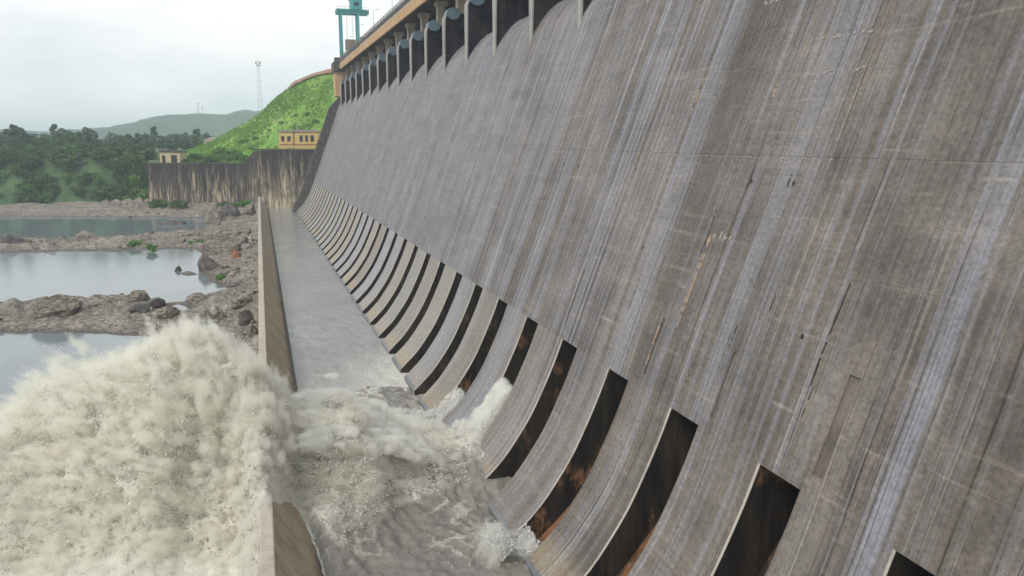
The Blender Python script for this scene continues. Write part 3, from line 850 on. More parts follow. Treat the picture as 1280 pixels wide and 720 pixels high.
# ------------------------------------------------------------------ boulders
def boulder_mesh(name, seed, sx, sy, sz, mat, tilt=0.0, sharp=.45):
    import bmesh
    bm = bmesh.new(); bmesh.ops.create_icosphere(bm, subdivisions=3, radius=1)
    o = Vector((seed*3.1, seed*1.7, seed*2.3)); r = random.Random(seed)
    planes = [(Vector((r.uniform(-1,1), r.uniform(-1,1), r.uniform(-.3,1))).normalized(), r.uniform(.45, .85)) for _ in range(9)]
    for v in bm.verts:
        p = v.co.copy()
        for n_, d_ in planes:
            e = p.dot(n_) - d_
            if e > 0: p -= n_*e*.92
        p *= 1 + sharp*.4*mn.noise(v.co*2.2 + o) + .08*mn.noise(v.co*6 + o)
        v.co = Vector((p.x*sx, p.y*sy, p.z*sz))
    bmesh.ops.rotate(bm, verts=bm.verts, matrix=Matrix.Rotation(tilt, 3, 'Y'))
    me = bpy.data.meshes.new(name); bm.to_mesh(me); bm.free(); me.materials.append(mat)
    return me
BOULD = [  # px, py of base, half width px, half height px, mat, tilt, label
    (264, 277, 15, 7, M_ROCK, -.45, 'pale slab of rock tilted up at the edge of the far pool'),
    (291, 274, 15, 7, M_DARKROCK, .1, 'dark overhanging rock just left of the divide wall, below the green tuft'),
    (313, 274, 8, 7, M_ROCK, .3, 'small upright brown rock against the far end of the divide wall'),
    (276, 318, 24, 12, M_ROCK, -.5, 'largest tilted ridge of layered rock beside the middle pool'),
    (262, 337, 14, 8, M_DARKROCK, -.3, 'low dark rock at the right shore of the middle pool'),
    (296, 328, 8, 5, M_ORANGE, -.3, 'orange stained boulder on the rocks left of the divide wall'),
    (300, 300, 13, 5, M_ROCK, -.2, 'rough block of rock above the orange boulder'),
    (307, 312, 6, 3, M_DARKROCK, 0, 'small dark stone right of the layered ridge'),
    (222, 337, 4, 4, M_DARKROCK, .2, 'single dark stone standing out of the middle pool'),
    (237, 341, 13, 2, M_ROCK, 0, 'flat pale rock barely above water in the middle pool'),
    (172, 378, 14, 6, M_ROCK, .1, 'rounded brown rock at the lower left shore of the middle pool'),
    (193, 383, 14, 5, M_DARKROCK, -.1, 'blackish rock in the shallows below the middle pool'),
    (246, 378, 16, 5, M_ROCK, .15, 'broad rock at the lower shore of the middle pool'),
    (294, 362, 13, 3, M_DARKROCK, 0, 'low dark ledge near the divide wall below the middle pool'),
    (218, 279, 18, 2.2, M_DARKROCK, 0, 'long low dark rock lying in the far pool'),
    (300, 395, 16, 6, M_ROCK, -.3, 'sloping brown rock right of the spray, left of the divide wall'),
    (268, 408, 24, 9, M_ROCK, .2, 'big pale flat faced rock just above the top of the spray'),
    (308, 418, 9, 8, M_DARKROCK, -.4, 'dark wedge of rock between the spray and the divide wall'),
    (315, 432, 7, 6, M_ROCK, .2, 'small brown rock low against the divide wall beside the spray'),
    (205, 400, 18, 5, M_ROCK, -.1, 'long brown rock above the left part of the spray'),
    (176, 396, 12, 4, M_DARKROCK, .1, 'dark stone between the two lower left pools'),
    (170, 262, 11, 4, M_ROCK, 0, 'pale boulder on the shore below the left end of the retaining wall'),
    (182, 303, 14, 3, M_ROCK, .1, 'brown hump on the rock bar between the two upper pools'),
    (236, 299, 14, 2.5, M_ROCK, 0, 'pale rock in the middle of the bar between the two upper pools'),
    (110, 300, 16, 4, M_ROCK, .1, 'brown rock on the bar left of the two upper pools'),
    (70, 398, 26, 8, M_ROCK, -.1, 'brown boulder at the left shore below the middle pool'),
    (20, 306, 14, 4, M_DARKROCK, .2, 'dark boulder at the far left of the rock bar'),
]
for i, (px, py, hw, hh, m, tl, lab) in enumerate(BOULD):
    q = atZ(px, py, WZ + .3); D = np.linalg.norm(q)
    sx = hw*D/1000; sz = hh*D/1000*1.5
    me = boulder_mesh('boulder', i + 1, sx, max(sx*.9, sz), sz*1.3, m, tl)
    o = tag(link('boulder', me, None, (q[0], q[1], max(float(bed_z(np.array([[q[0]]]), np.array([[q[1]]]))[0, 0]), WZ - .3) + sz*.30)), lab, 'rock', 'boulders on the rocky river bed')
    o.rotation_euler = (0, 0, -PS)

# loose rubble lying on the bed
def rubble(n):
    X = RNG.uniform(-70, 1, n*4); Y = RNG.uniform(112, 440, n*4); Z = bed_z(X, Y)
    k = (Z > WZ + .1) & (fbm(X*.12, Y*.07, 5, 3) + .2*RNG.normal(0, 1, n*4) > .05); X, Y, Z = X[k][:n], Y[k][:n], Z[k][:n]; n = len(X)
    B = np.array([(-1,-1,-1),(1,-1,-1),(1,1,-1),(-1,1,-1),(-1,-1,1),(1,-1,1),(1,1,1),(-1,1,1)], float)
    Fb = np.array([(0,3,2,1),(4,5,6,7),(0,1,5,4),(1,2,6,5),(2,3,7,6),(3,0,4,7)])
    sz = .12 + .6*RNG.random(n)**3
    V = B[None]*(1 + .35*RNG.normal(0, 1, (n, 8, 3)))*sz[:, None, None]*np.array([1.3, 1, .55])
    a = RNG.random(n)*6.28; ca, sa = np.cos(a)[:, None], np.sin(a)[:, None]
    V = np.stack([V[..., 0]*ca - V[..., 1]*sa, V[..., 0]*sa + V[..., 1]*ca, V[..., 2]], -1) + np.stack([X, Y, Z + sz*.2], -1)[:, None]
    me = npmesh('rubble', V.reshape(-1, 3), (Fb[None] + (np.arange(n)*8)[:, None, None]).reshape(-1, 4), M_ROCK)
    tag(link('rubble', me), 'loose brown stones strewn over the rocky river bed', 'rubble', None, 'stuff')
rubble(650)

# ------------------------------------------------------------------ BASIN WATER (calm, far) and churned water (near)
BZ = -33.2
xs = np.linspace(-1.5, 24, 60); ysg = np.linspace(98, 436, 420)
XX, YY = np.meshgrid(xs, ysg)
calm = sstep(185, 98, YY)
ZW = BZ - .5*sstep(107, 98.5, YY) + .34*calm*fbm(XX*.6, YY*.42, 1, 5) + .03*fbm(XX*.8, YY*.3, 5, 3)
me = npmesh('basin_water', np.stack([XX, YY, ZW], -1).reshape(-1, 3), grid_faces(len(xs), len(ysg)), M_BASIN, True)
foam = .75*sstep(150, 98, YY)*(.5 + .5*sstep(8, 18, XX)) + .25*sstep(3.5, 0., 21 - XX)*(YY < 330)
fattr(me, 'foam', np.clip(foam, 0, 1).ravel())
tag(link('basin_water', me), kind='structure')

HX = np.array([-60, -45, -34, -24, -19, -15, -11.3, -8.5, -6.3, -4.2, -2.2, -.6, .8, 2.4, 4.5, 6.0, 7.4, 8.8, 10.5, 13, 16, 18.5, 30])
HZ = np.array([-33.3, -32, -29.5, -26, -22.8, -20.8, -19.4, -18.6, -17.9, -18.7, -20.2, -22.2, -24.0, -25.6, -26.4, -25.8, -25.6, -26.8, -28.4, -29.6, -30.2, -30.4, -32.5])
def churn_z(X, Y, detail=True):
    H = np.interp(X + .7*fbm(X*.4, Y*.2, 3, 3), HX, HZ)
    L = BZ + 0*X
    c = 77 + 3.5*fbm(X*.2, .3, 2.2, 3)
    sf = 12 + 10*np.exp(-((X + .4)/1.5)**2)*(X > -6) - 4.0*sstep(5, 12, X)
    sb = 9 - 2.5*sstep(5, 12, X)
    f = np.where(Y < c, np.exp(-np.abs((c - Y)/sf)**2.6), np.exp(-((Y - c)/sb)**2))
    z = L + (H - L)*f
    hgt = np.clip(z - L, 0, 20)
    if detail:
        a = np.clip(hgt/6, 0, 1)
        lump = 1 - np.abs(fbm(X*.45, Y*.45, z*.45, 4))*2.2
        z = z + a*1.1*(lump - .4) + (.18 + .5*a)*fbm(X*1.6, Y*1.4, z*1.2, 3)
        chop = 1 - 2.4*np.abs(fbm(X*.62 + .25*Y, Y*.5 - .2*X, 2, 4))
        z = z + (1-a)*(.40*fbm(X*.25, Y*.18, 2, 3) + .30*fbm(X*.9 + .4*Y, Y*.6 - .3*X, 4, 4) + .10*(chop - .3))
    return z, hgt
xs = np.concatenate([np.linspace(-70, -36, 60)[:-1], np.linspace(-36, 24, 290)]); ysg = np.concatenate([np.linspace(12, 50, 60)[:-1], np.linspace(50, 112, 290)])
XX, YY = np.meshgrid(xs, ysg)
ZC, HG = churn_z(XX, YY)
# the sheet drops away from the near, dry part of the wall
ZC = ZC - .6*sstep(103, 111, YY)*sstep(-2, 0, XX)
me = npmesh('churned_water', np.stack([XX, YY, ZC], -1).reshape(-1, 3), grid_faces(len(xs), len(ysg)), M_CHURN, True)
leftf = sstep(1.5, -2, XX)
chopf = 1 - 2.4*np.abs(fbm(XX*.62 + .25*YY, YY*.5 - .2*XX, 2, 4))
wallz = np.where(XX < twx(YY) + .88, -27.2, -27.2 - (XX - twx(YY) - .88)*1.6)
lipf = .8*np.exp(-((ZC - wallz)/.17)**2)*(XX > -.9)*(XX < 5)*(YY < 70)
foam = np.clip(1.3*lipf + .22*sstep(.4, 1., chopf) + sstep(1.0, 4.5, HG) + .8*leftf*(1 - .6*sstep(68, 62, YY)*sstep(-6, -3, XX)) + .34 + .45*fbm(XX*.18, YY*.12, 6, 3) - .10*(1-leftf) - .35*sstep(62, 50, YY)*(1-leftf), 0, 1)
fattr(me, 'foam', foam.ravel())
tag(link('churned_water', me), kind='structure')

# spray: tens of thousands of clots of foam and drops riding on and thrown off the churned water
OCT_V = np.array([(1,0,0),(-1,0,0),(0,1,0),(0,-1,0),(0,0,1),(0,0,-1)], float)
OCT_F = np.array([(0,2,4),(2,1,4),(1,3,4),(3,0,4),(2,0,5),(1,2,5),(3,1,5),(0,3,5)])
def clots(name, pts, rad, white, mat, stretch=1.0, dirs=None):
    n = len(pts)
    d = RNG.normal(0, 1, (n, 3)) if dirs is None else dirs + RNG.normal(0, .25, (n, 3))
    d /= np.linalg.norm(d, axis=1)[:, None]
    e = np.cross(d, RNG.normal(0, 1, (n, 3))); e /= np.linalg.norm(e, axis=1)[:, None]
    g = np.cross(d, e)
    sc = rad[:, None]*(0.6 + .8*RNG.random((n, 3)))
    V = (OCT_V[None, :, 0, None]*(e*sc[:, :1])[:, None] + OCT_V[None, :, 1, None]*(g*sc[:, 1:2])[:, None]
         + OCT_V[None, :, 2, None]*(d*sc[:, 2:]*stretch)[:, None]) + pts[:, None, :]
    Fc = OCT_F[None] + (np.arange(n)*6)[:, None, None]
    me = npmesh(name, V.reshape(-1, 3), Fc.reshape(-1, 3), mat, True)
    fattr(me, 'white', np.repeat(white, 6))
    return link(name, me)
def fling(p, o, up=.35):                       # direction in which the water is thrown at p from the foot o
    d = p - np.array(o); d /= np.linalg.norm(d, axis=1)[:, None]; d[:, 2] += up
    d += .45*np.stack([fbm(p[:, 0]*.3, p[:, 1]*.3, p[:, 2]*.3 + q_, 2) for q_ in (1., 20., 40.)], -1)
    return d/np.linalg.norm(d, axis=1)[:, None]
def streaks(p, d, m, step, r0):                # torn strings of drops along the throw
    k = np.arange(m)
    L = step*(.6 + .8*RNG.random((len(p), 1)))
    q = p[:, None, :] + d[:, None, :]*(k[None, :]*L)[..., None]
    q[..., 2] -= .05*(k[None, :]*L)**2
    q += RNG.normal(0, .06, q.shape)
    r = r0*(.7 + .6*RNG.random((len(p), 1)))*(1 - .75*k[None, :]/m)
    return q.reshape(-1, 3), r.ravel()
def spray_pts(n, xr, yr, hmin, lift, up):
    X = RNG.uniform(*xr, n*3); Y = RNG.uniform(*yr, n*3)
    Zc, hg = churn_z(X, Y)
    keep = RNG.random(len(X)) < np.clip((hg - hmin)/3, 0, 1)
    keep &= ~(RNG.random(len(X)) < sstep(67.5, 63.0, Y)*sstep(-2.6, .2, X)*(X < 5.5))          # the near end of the wall stands clear
    X, Y, Zc, hg = X[keep][:n], Y[keep][:n], Zc[keep][:n], hg[keep][:n]
    e = RNG.exponential(1.0, len(X))
    out = np.clip(hg/8, .15, 1.2)
    lob = np.clip(.6 + 2.6*fbm(X*.42, Y*.42, 8.8, 3), .05, 2.6)
    Z = Zc + e*lift*out*lob + up
    X = X + RNG.normal(0, .25, len(X))*out; Y = Y + RNG.normal(0, .35, len(X))*out - e*lift*.5*out
    return np.stack([X, Y, Z], -1), e, hg
def mist(name, pts, rad, voxel, dens, label, col=(.999, .986, .925)):
    """soft fog of fine drops: points grown into a density grid"""
    me = bpy.data.meshes.new(name); me.vertices.add(len(pts)); me.vertices.foreach_set('co', np.ascontiguousarray(pts, dtype=np.float32).ravel())
    fattr(me, 'rad', rad)
    m = bpy.data.materials.new(name + '_drops'); m.use_nodes = True; t = m.node_tree; t.nodes.clear()
    out = t.nodes.new('ShaderNodeOutputMaterial'); pv = t.nodes.new('ShaderNodeVolumePrincipled')
    pv.inputs['Color'].default_value = col + (1,); pv.inputs['Anisotropy'].default_value = .25
    geo = t.nodes.new('ShaderNodeTexCoord'); nz = t.nodes.new('ShaderNodeTexNoise'); nz.inputs['Scale'].default_value = .75; nz.inputs['Detail'].default_value = 3
    t.links.new(geo.outputs['Object'], nz.inputs['Vector'])
    rp = t.nodes.new('ShaderNodeMapRange'); rp.inputs[1].default_value = .36; rp.inputs[2].default_value = .66; rp.inputs[3].default_value = .15; rp.inputs[4].default_value = 1.7
    t.links.new(nz.outputs['Fac'], rp.inputs[0])
    at = t.nodes.new('ShaderNodeAttribute'); at.attribute_name = 'density'
    mm = t.nodes.new('ShaderNodeMath'); mm.operation = 'MULTIPLY'; t.links.new(at.outputs['Fac'], mm.inputs[0]); t.links.new(rp.outputs[0], mm.inputs[1])
    pv.inputs['Density Attribute'].default_value = ''
    t.links.new(mm.outputs[0], pv.inputs['Density']); t.links.new(pv.outputs[0], out.inputs['Volume'])
    me.materials.append(m); m.cycles.volume_interpolation = 'LINEAR'
    ng = bpy.data.node_groups.new(name + '_fog', 'GeometryNodeTree')
    ng.interface.new_socket('Geometry', in_out='INPUT', socket_type='NodeSocketGeometry'); ng.interface.new_socket('Geometry', in_out='OUTPUT', socket_type='NodeSocketGeometry')
    gi = ng.nodes.new('NodeGroupInput'); go = ng.nodes.new('NodeGroupOutput'); mp_ = ng.nodes.new('GeometryNodeMeshToPoints'); pvn = ng.nodes.new('GeometryNodePointsToVolume')
    na = ng.nodes.new('GeometryNodeInputNamedAttribute'); na.data_type = 'FLOAT'; na.inputs['Name'].default_value = 'rad'
    sm = ng.nodes.new('GeometryNodeSetMaterial'); sm.inputs['Material'].default_value = m
    pvn.resolution_mode = 'VOXEL_SIZE'; pvn.inputs['Voxel Size'].default_value = voxel; pvn.inputs['Density'].default_value = dens
    L = ng.links.new
    L(gi.outputs[0], mp_.inputs['Mesh']); L(na.outputs['Attribute'], mp_.inputs['Radius']); L(mp_.outputs[0], pvn.inputs['Points'])
    L(na.outputs['Attribute'], pvn.inputs['Radius']); L(pvn.outputs[0], sm.inputs['Geometry']); L(sm.outputs[0], go.inputs[0])
    o = link(name, me); md = o.modifiers.new('fog', 'NODES'); md.node_group = ng
    return tag(o, label, 'mist', None, 'stuff')
p1, e1, h1 = spray_pts(90000, (-34, 1.6), (50, 100), .4, .36, -.25)
r1 = np.where(e1 > 1.4, .025 + .04*RNG.random(len(e1)), .05 + .08*RNG.random(len(e1))**2)
top = np.clip((p1[:, 2] + 25)/12, -.35, .5)
d1 = fling(p1, (0., 80., -36.))
o = clots('spray_plume', p1, r1, .16*top + .06*RNG.normal(0, 1, len(e1)) + .04*np.clip(e1, 0, 3), M_FOAM, 1.7, d1)
tag(o, 'tall burst of muddy white spray beyond the near end of the divide wall', 'water spray', None, 'stuff')
k = RNG.random(len(p1)) < .085
q1, s1 = streaks(p1[k] - .35*d1[k], d1[k], 8, .27, .50)
mist('spray_mist', q1, s1, .16, 1.15, 'soft white mist round the tall burst of spray')
p2, e2, h2 = spray_pts(30000, (1.4, 18.5), (58, 96), .7, .36, -.08)
r2 = np.where(e2 > 1.6, .03 + .04*RNG.random(len(e2)), .05 + .09*RNG.random(len(e2))**2)
d2 = fling(p2, (22., 78., -36.), .1)
o = clots('foam_boil', p2, r2, .10 + .16*sstep(6, 13, p2[:, 0]) + .06*RNG.normal(0, 1, len(e2)), M_FOAM, 1.7, d2)
tag(o, 'creamy boil of foam in the basin between the divide wall and the open sluices', 'foam', None, 'stuff')
k = RNG.random(len(p2)) < .085
q2, s2 = streaks(p2[k] - .35*d2[k], d2[k], 8, .26, .42)
mist('boil_mist', q2, s2, .16, 1.1, 'thin pale mist drifting over the foam boil in the basin')

# jets out of two sluices
def jet(name, k, label, z_top, n, spread, seed, yfoot, reach=14.5):
    yc = YB0 + P*k + (a0 + a1)/2; i0 = 0
    pts = []; rad = []
    r = np.random.default_rng(seed)
    t = r.random(n)**.8
    prof = [(x + .5, z) for x, z in bucket if z <= z_top] + [(19 - reach*f_, zz) for f_, zz in (((.08, -31.9), (.29, -29.6), (.54, -28.2), (.79, -26.2), (1., -25.9)) if k == 4 else ((.08, -32.6), (.29, -31.8), (.54, -31.6), (.79, -32.2), (1., -32.6)))]
    L = np.linspace(0, 1, len(prof)); X = np.interp(t, L, [p[0] for p in prof]); Z = np.interp(t, L, [p[1] for p in prof])
    wdt = (a1 - a0)/2*(.95 + spread*np.clip((t-.45)/.55, 0, 1)*2.2)
    Y = yc + (r.random(n)*2-1)*wdt - yfoot*np.clip((t-.5)/.5, 0, 1)
    thick = np.abs(r.normal(0, 1, n))*(.25 + .55*t)
    X = X - thick*.55; Z = Z + thick*.6
    if k == 4:                                 # the stream breaks up and spreads as it rides up onto the boil
        b = np.clip((t - .35)/.65, 0, 1)
        Z = Z - .9*b + b*(1.5*fbm(X*.5, Y*.6, 3.3, 3) + r.normal(0, .30, n)); Y = Y + b*r.normal(0, 1.0, n)
    q_ = np.stack([X, Y, Z], -1); kk = r.random(n) < .14
    fd = np.gradient(np.array([[a, 0, b] for a, b in prof]), axis=0); fd /= np.linalg.norm(fd, axis=1)[:, None]
    dj = np.stack([np.interp(t, L, fd[:, 0]), -.25*np.clip(t-.4, 0, 1), np.interp(t, L, fd[:, 2])], -1)
    qj, sj = streaks(q_[kk], dj[kk], 9, .34, .46 if k == 4 else .24)
    mist(name.replace('jet', 'jet_mist'), qj, sj, .14, 3.0, label.replace('jet', 'mist of the jet').replace('trickle', 'mist of the trickle').replace('veil', 'mist veil'), (.999, .993, .965))
    o = clots(name, q_, .03 + .06*r.random(n)**2, .14 + .12*r.normal(0, 1, n) - .15*np.clip(t-.7, 0, 1), M_FOAMW, 2.2, dj)
    tag(o, label, 'water jet', 'jets gushing from the sluices', 'stuff')
jet('water_jet', 4, 'white jet gushing from the foot of a sluice into the foam boil', -25.4, 34000, 1.3, 3, 2.0)
jet('water_jet', 2, 'small white trickle at the foot of a nearer sluice in the foreground', -31.2, 2200, .02, 4, 0.0, 1.9)
jet('water_jet', 5, 'thin grey veil of water in the sluice just beyond the white jet', -29.0, 5000, .5, 5, 1.5)

# ------------------------------------------------------------------ LAND, HILLS
RID_X = [-600, -200, 60, 140, 200, 235, 262, 285, 305, 325, 350, 372, 395, 415, 440, 520]
RID_Y = [186, 186, 187, 188, 191, 189, 180, 168, 157, 145, 124, 109, 100, 95, 93, 96]
BAS_Z = [(-600, -14), (170, -14), (186, -12.4), (304, -12.4), (317, -5.4), (520, -5.2)]
def land_z(q, D):                                  # q: picture column of the direction, D: depth along the view
    ry = np.interp(q, RID_X, RID_Y)
    zr = (176 - ry)/1000*485/math.cos(TH)**.5
    zb = np.interp(q, [a for a, b in BAS_Z], [b for a, b in BAS_Z])
    d0 = 411 + 23*sstep(304, 318, q)
    t = np.clip((D - d0)/(485 - d0), 0, 1)
    up = zb + (zr - zb)*(t**1.05)
    back = np.clip((D - 485)/150, 0, 1)
    z = up*(1 - sstep(0, 1, back)) + (-9)*sstep(0, 1, back)
    return z
qs = np.linspace(-560, 470, 300); Ds = np.concatenate([np.linspace(409, 500, 64)[:-1], np.linspace(500, 700, 30)[:-1], np.linspace(700, 6000, 20)])
QQ, DD = np.meshgrid(qs, Ds)
ZL = land_z(QQ, DD)
U = (QQ - 640)/1000*DD*math.cos(TH)
WX = _R[0]*U + _F[0]*DD; WY = _R[1]*U + _F[1]*DD
def bank_f(q, D): return sstep(184, 179, q)*sstep(452, 424, D + 10*fbm(q*.02, D*.05, 1, 2))
rough = sstep(0, 12, DD - 413)*sstep(900, 500, DD)
ZL = ZL + rough*(1.3*fbm(WX*.06, WY*.06, 2, 4) + .5*fbm(WX*.4, WY*.4, 3, 3))
# left of the retaining wall the bank slopes down to the river
lf = bank_f(QQ, DD)
ZL = ZL*(1-lf) + (-33.5)*lf
me = npmesh('hillside', np.stack([WX, WY, ZL], -1).reshape(-1, 3), grid_faces(len(qs), len(Ds)), [M_HILL, M_LAND], True)
qi = np.tile(qs[:-1] < 232, len(Ds)-1); me.polygons.foreach_set('material_index', qi.astype(np.int32))
tag(link('hillside', me), kind='structure')

def ribbon(name, pts, wd, mat, lift=.25):
    mb = MB()
    n = len(pts); vs = []
    for i, (q, D) in enumerate(pts):
        for s in (-1, 1):
            d = D + s*wd/2; z = float(land_z(np.array(q), np.array(d))); u = (q-640)/1000*d*math.cos(TH)
            vs.append(fr(u, d, z + lift + 1.0))
    mb.add(vs, [(2*i, 2*i+2, 2*i+3, 2*i+1) for i in range(n-1)])
    return tag(mb.obj(name, mat), kind='structure')
ribbon('laterite_track', [(q, 484 + .5*math.sin(q*.1)) for q in range(366, 432, 3)], 2.6, M_DIRT, .9)
ribbon('sandy_path', [(q, 419) for q in range(318, 352, 4)], 5, M_SAND, .1)

# far hills, behind the haze
def far_hill(name, D, prof, depth, mat):
    qs = np.linspace(-700, 700, 240); ts = np.linspace(-1, 1, 26)
    Q, T = np.meshgrid(qs, ts)
    yy = np.interp(Q, [p[0] for p in prof], [p[1] for p in prof])
    zr = (176 - yy)/1000*D*1.034
    Dd = D + T*depth
    U = (Q - 640)/1000*Dd*math.cos(TH)
    X = _R[0]*U + _F[0]*Dd; Yw = _R[1]*U + _F[1]*Dd
    z = -12 + (zr + 12)*np.cos(T*math.pi/2)**1.2 + (5*fbm(X*.008, Yw*.008, 1, 4) + 3.5*fbm(X*.06, Yw*.06, 2, 3))*np.cos(T*math.pi/2)
    me = npmesh(name, np.stack([X, Yw, z], -1).reshape(-1, 3), grid_faces(len(qs), len(ts)), mat, False)
    tag(link(name, me), kind='structure')
far_hill('far_hill', 2300, [(-700,158),(-300,150),(-60,160),(60,166),(130,160),(165,156),(190,150),(215,146),(250,144.5),(285,146),(305,141),(330,143),(420,150),(700,160)], 420, M_FAR)

# ------------------------------------------------------------------ VEGETATION
def leaf_cloud(n, centres, size, seed, flat=.8):
    r = np.random.default_rng(seed)
    C = np.array([c[:3] for c in centres]); Rr = np.array([c[3] for c in centres])
    i = r.choice(len(C), n, p=Rr**2/np.sum(Rr**2))
    d = r.normal(0, 1, (n, 3)); d /= np.linalg.norm(d, axis=1)[:, None]
    p = C[i] + d*(Rr[i]*(.55 + .5*r.random(n)))[:, None]*np.array([1, 1, flat])
    a = r.normal(0, 1, (n, 3)); a /= np.linalg.norm(a, axis=1)[:, None]
    b = np.cross(a, r.normal(0, 1, (n, 3))); b /= np.linalg.norm(b, axis=1)[:, None]
    s = size*(.6 + .8*r.random(n))[:, None]
    V = np.stack([p - a*s, p + b*s*.6, p + a*s, p - b*s*.6], 1).reshape(-1, 3)
    return V, np.arange(4*n).reshape(n, 4)
def tree_proto(seed, h, w, n, mat, size, tall=False):
    r = random.Random(seed); cs = []
    for i in range(11 if not tall else 9):
        a = r.uniform(0, 6.28); t = r.uniform(.15, 1)
        rr = w*.5*(1 - .75*(t if tall else abs(t-.45)))*r.uniform(.4, 1)
        cs.append((rr*math.cos(a), rr*math.sin(a), h*(.32 + .6*t), w*r.uniform(.18, .30)*(.75 if tall else 1)))
    V, Fc = leaf_cloud(n, cs, size, seed)
    crown = npmesh('crown', V, Fc, mat)
    mb = MB(); mb.bar((0,0,-1.5), (.2,0,h*.5), h*.03, 6, h*.017); mb.bar((.2,0,h*.5), (0,.2,h*.85), h*.017, 5, h*.006)
    for c in cs[:6]: mb.bar((.1,0,h*r.uniform(.3,.5)), c[:3], h*.012, 4, h*.004)
    trunk = mb.mesh('trunk', M_BARK)
    return crown, trunk
PROT = {'dark': [tree_proto(1, 14, 10, 900, M_LEAFDARK, .8), tree_proto(2, 17, 9, 700, M_LEAFDARK, .75, True), tree_proto(3, 12, 11, 700, M_LEAFDARK, .8)],
        'mid': [tree_proto(4, 10, 9, 650, M_LEAFMID, .65), tree_proto(5, 12, 8, 650, M_LEAFMID, .65, True)]}
def shrub_proto(seed, h, n, mat, size):
    r = random.Random(seed); cs = [(r.uniform(-.5,.5)*h, r.uniform(-.5,.5)*h, h*r.uniform(.2,.7), h*r.uniform(.25,.42)) for _ in range(7)]
    V, Fc = leaf_cloud(n, cs, size, seed); cr_m = npmesh('foliage', V, Fc, mat)
    mb = MB()
    for c in cs[:4]: mb.bar((0,0,-.6), c[:3], .06*h/3, 4, .02)
    return cr_m, mb.mesh('stems', M_BARK)
SHR = [shrub_proto(11, 3.4, 420, M_LEAFLIGHT, .34), shrub_proto(12, 4.2, 420, M_LEAFMID, .38), shrub_proto(13, 2.6, 360, M_LEAFLIGHT, .3)]
def land_pt(q, D):
    q = np.array(float(q)); D = np.array(float(D)); lf = float(bank_f(q, D))
    u = (q-640)/1000*D*math.cos(TH); z = float(land_z(q, D))*(1-lf) - 33.5*lf
    return fr(float(u), float(D), z)
def plant(kind, name, q, D, rz, s, label, cat, group, z=None, parts=('crown', 'trunk')):
    x, y, zz = land_pt(q, D); t = empty(name, (x, y, zz if z is None else z), rz); t.scale = (s, s, s*random.uniform(.9, 1.15))
    for nm, me in zip(parts, kind): link(nm, me, t)
    return tag(t, label, cat, group)
r = random.Random(5)
for i in range(260):                               # belt of trees on the plain behind the retaining wall
    q = r.uniform(-330, 262); D = r.uniform(438, 500) if q < 178 and i % 2 else r.uniform(470, 640)
    if q > 215: D = r.uniform(560, 660)
    if q > 178 and D < 500: D += 60
    kd = 'dark' if r.random() < .72 else 'mid'
    lab = {'dark': 'dark hazy tree in the belt of woods between the retaining wall and the far hill', 'mid': 'lighter green tree in the belt of woods below the far hill'}[kd]
    plant(r.choice(PROT[kd]), 'tree', q, D, r.uniform(0, 6.28), (r.uniform(.45, .7) if D < 460 else r.uniform(.62, .98)), lab, 'tree', 'trees of the belt beyond the river')
for i in range(240):   # bushes beside and left of the retaining wall
    q = r.uniform(-330, 176) if i > 16 else r.uniform(156, 178); D = r.uniform(427, 462)
    lf = 455 - D
    plant(r.choice(SHR) if D < 436 else SHR[1], 'shrub', q, D, r.uniform(0, 6.28), r.uniform(1.2, 2.7), 'leafy green shrub on the river bank left of the retaining wall', 'shrub', 'shrubs on the bank', None, ('foliage', 'stems'))
for i in range(34):                                # bushes behind the low part of the retaining wall
    q = r.uniform(228, 312); D = r.uniform(412, 436)
    plant(r.choice(SHR), 'shrub', q, D, r.uniform(0, 6.28), r.uniform(.7, 1.5), 'bright green shrub growing just behind the lower part of the retaining wall', 'shrub', 'shrubs behind the retaining wall', None, ('foliage', 'stems'))
for i in range(14):
    q = r.uniform(300, 398); D = r.uniform(432, 482)
    plant(r.choice(SHR), 'shrub', q, D, r.uniform(0, 6.28), r.uniform(.35, .8), 'low bush on the steep grass slope above the yellow huts', 'shrub', 'bushes on the grass slope', None, ('foliage', 'stems'))
for (px, py, s, lab) in [(305, 262, 1.5, 'bright green tuft at the foot of the retaining wall near the divide wall'), (252, 305, .9, 'green tuft on the bar between the two upper pools, right one'),
                         (190, 313, 1.1, 'green tuft at the left end of the rock bar'), (262, 307, .8, 'green tuft beside the layered ridge of rock'), (277, 349, .9, 'green tuft at the shore under the orange boulder'),
                         (170, 308, 1.0, 'green tuft at the far left of the rock bar between the upper pools'), (240, 306, .7, 'small green tuft on the bar between the two upper pools, left one'),
                         (268, 440, .8, 'small green plant between the spray and the rocks'), (200, 262, 1.2, 'dark green clump at the foot of the retaining wall, left part'),
                         (225, 263, 1.2, 'dark green clump at the foot of the retaining wall, middle part'), (280, 264, 1.1, 'dark green clump at the foot of the retaining wall, right part')]:
    q = atZ(px, py, -32.0); t = empty('tuft', (q[0], q[1], -32.2), px); k = 1.45*s*np.linalg.norm(q)/400; t.scale = (k*1.2, k, k*.9)
    kd = SHR[1] if 'dark' in lab else SHR[2]
    for nm, me in zip(('foliage', 'stems'), kd): link(nm, me, t)
    tag(t, lab, 'plant', 'green tufts among the rocks')
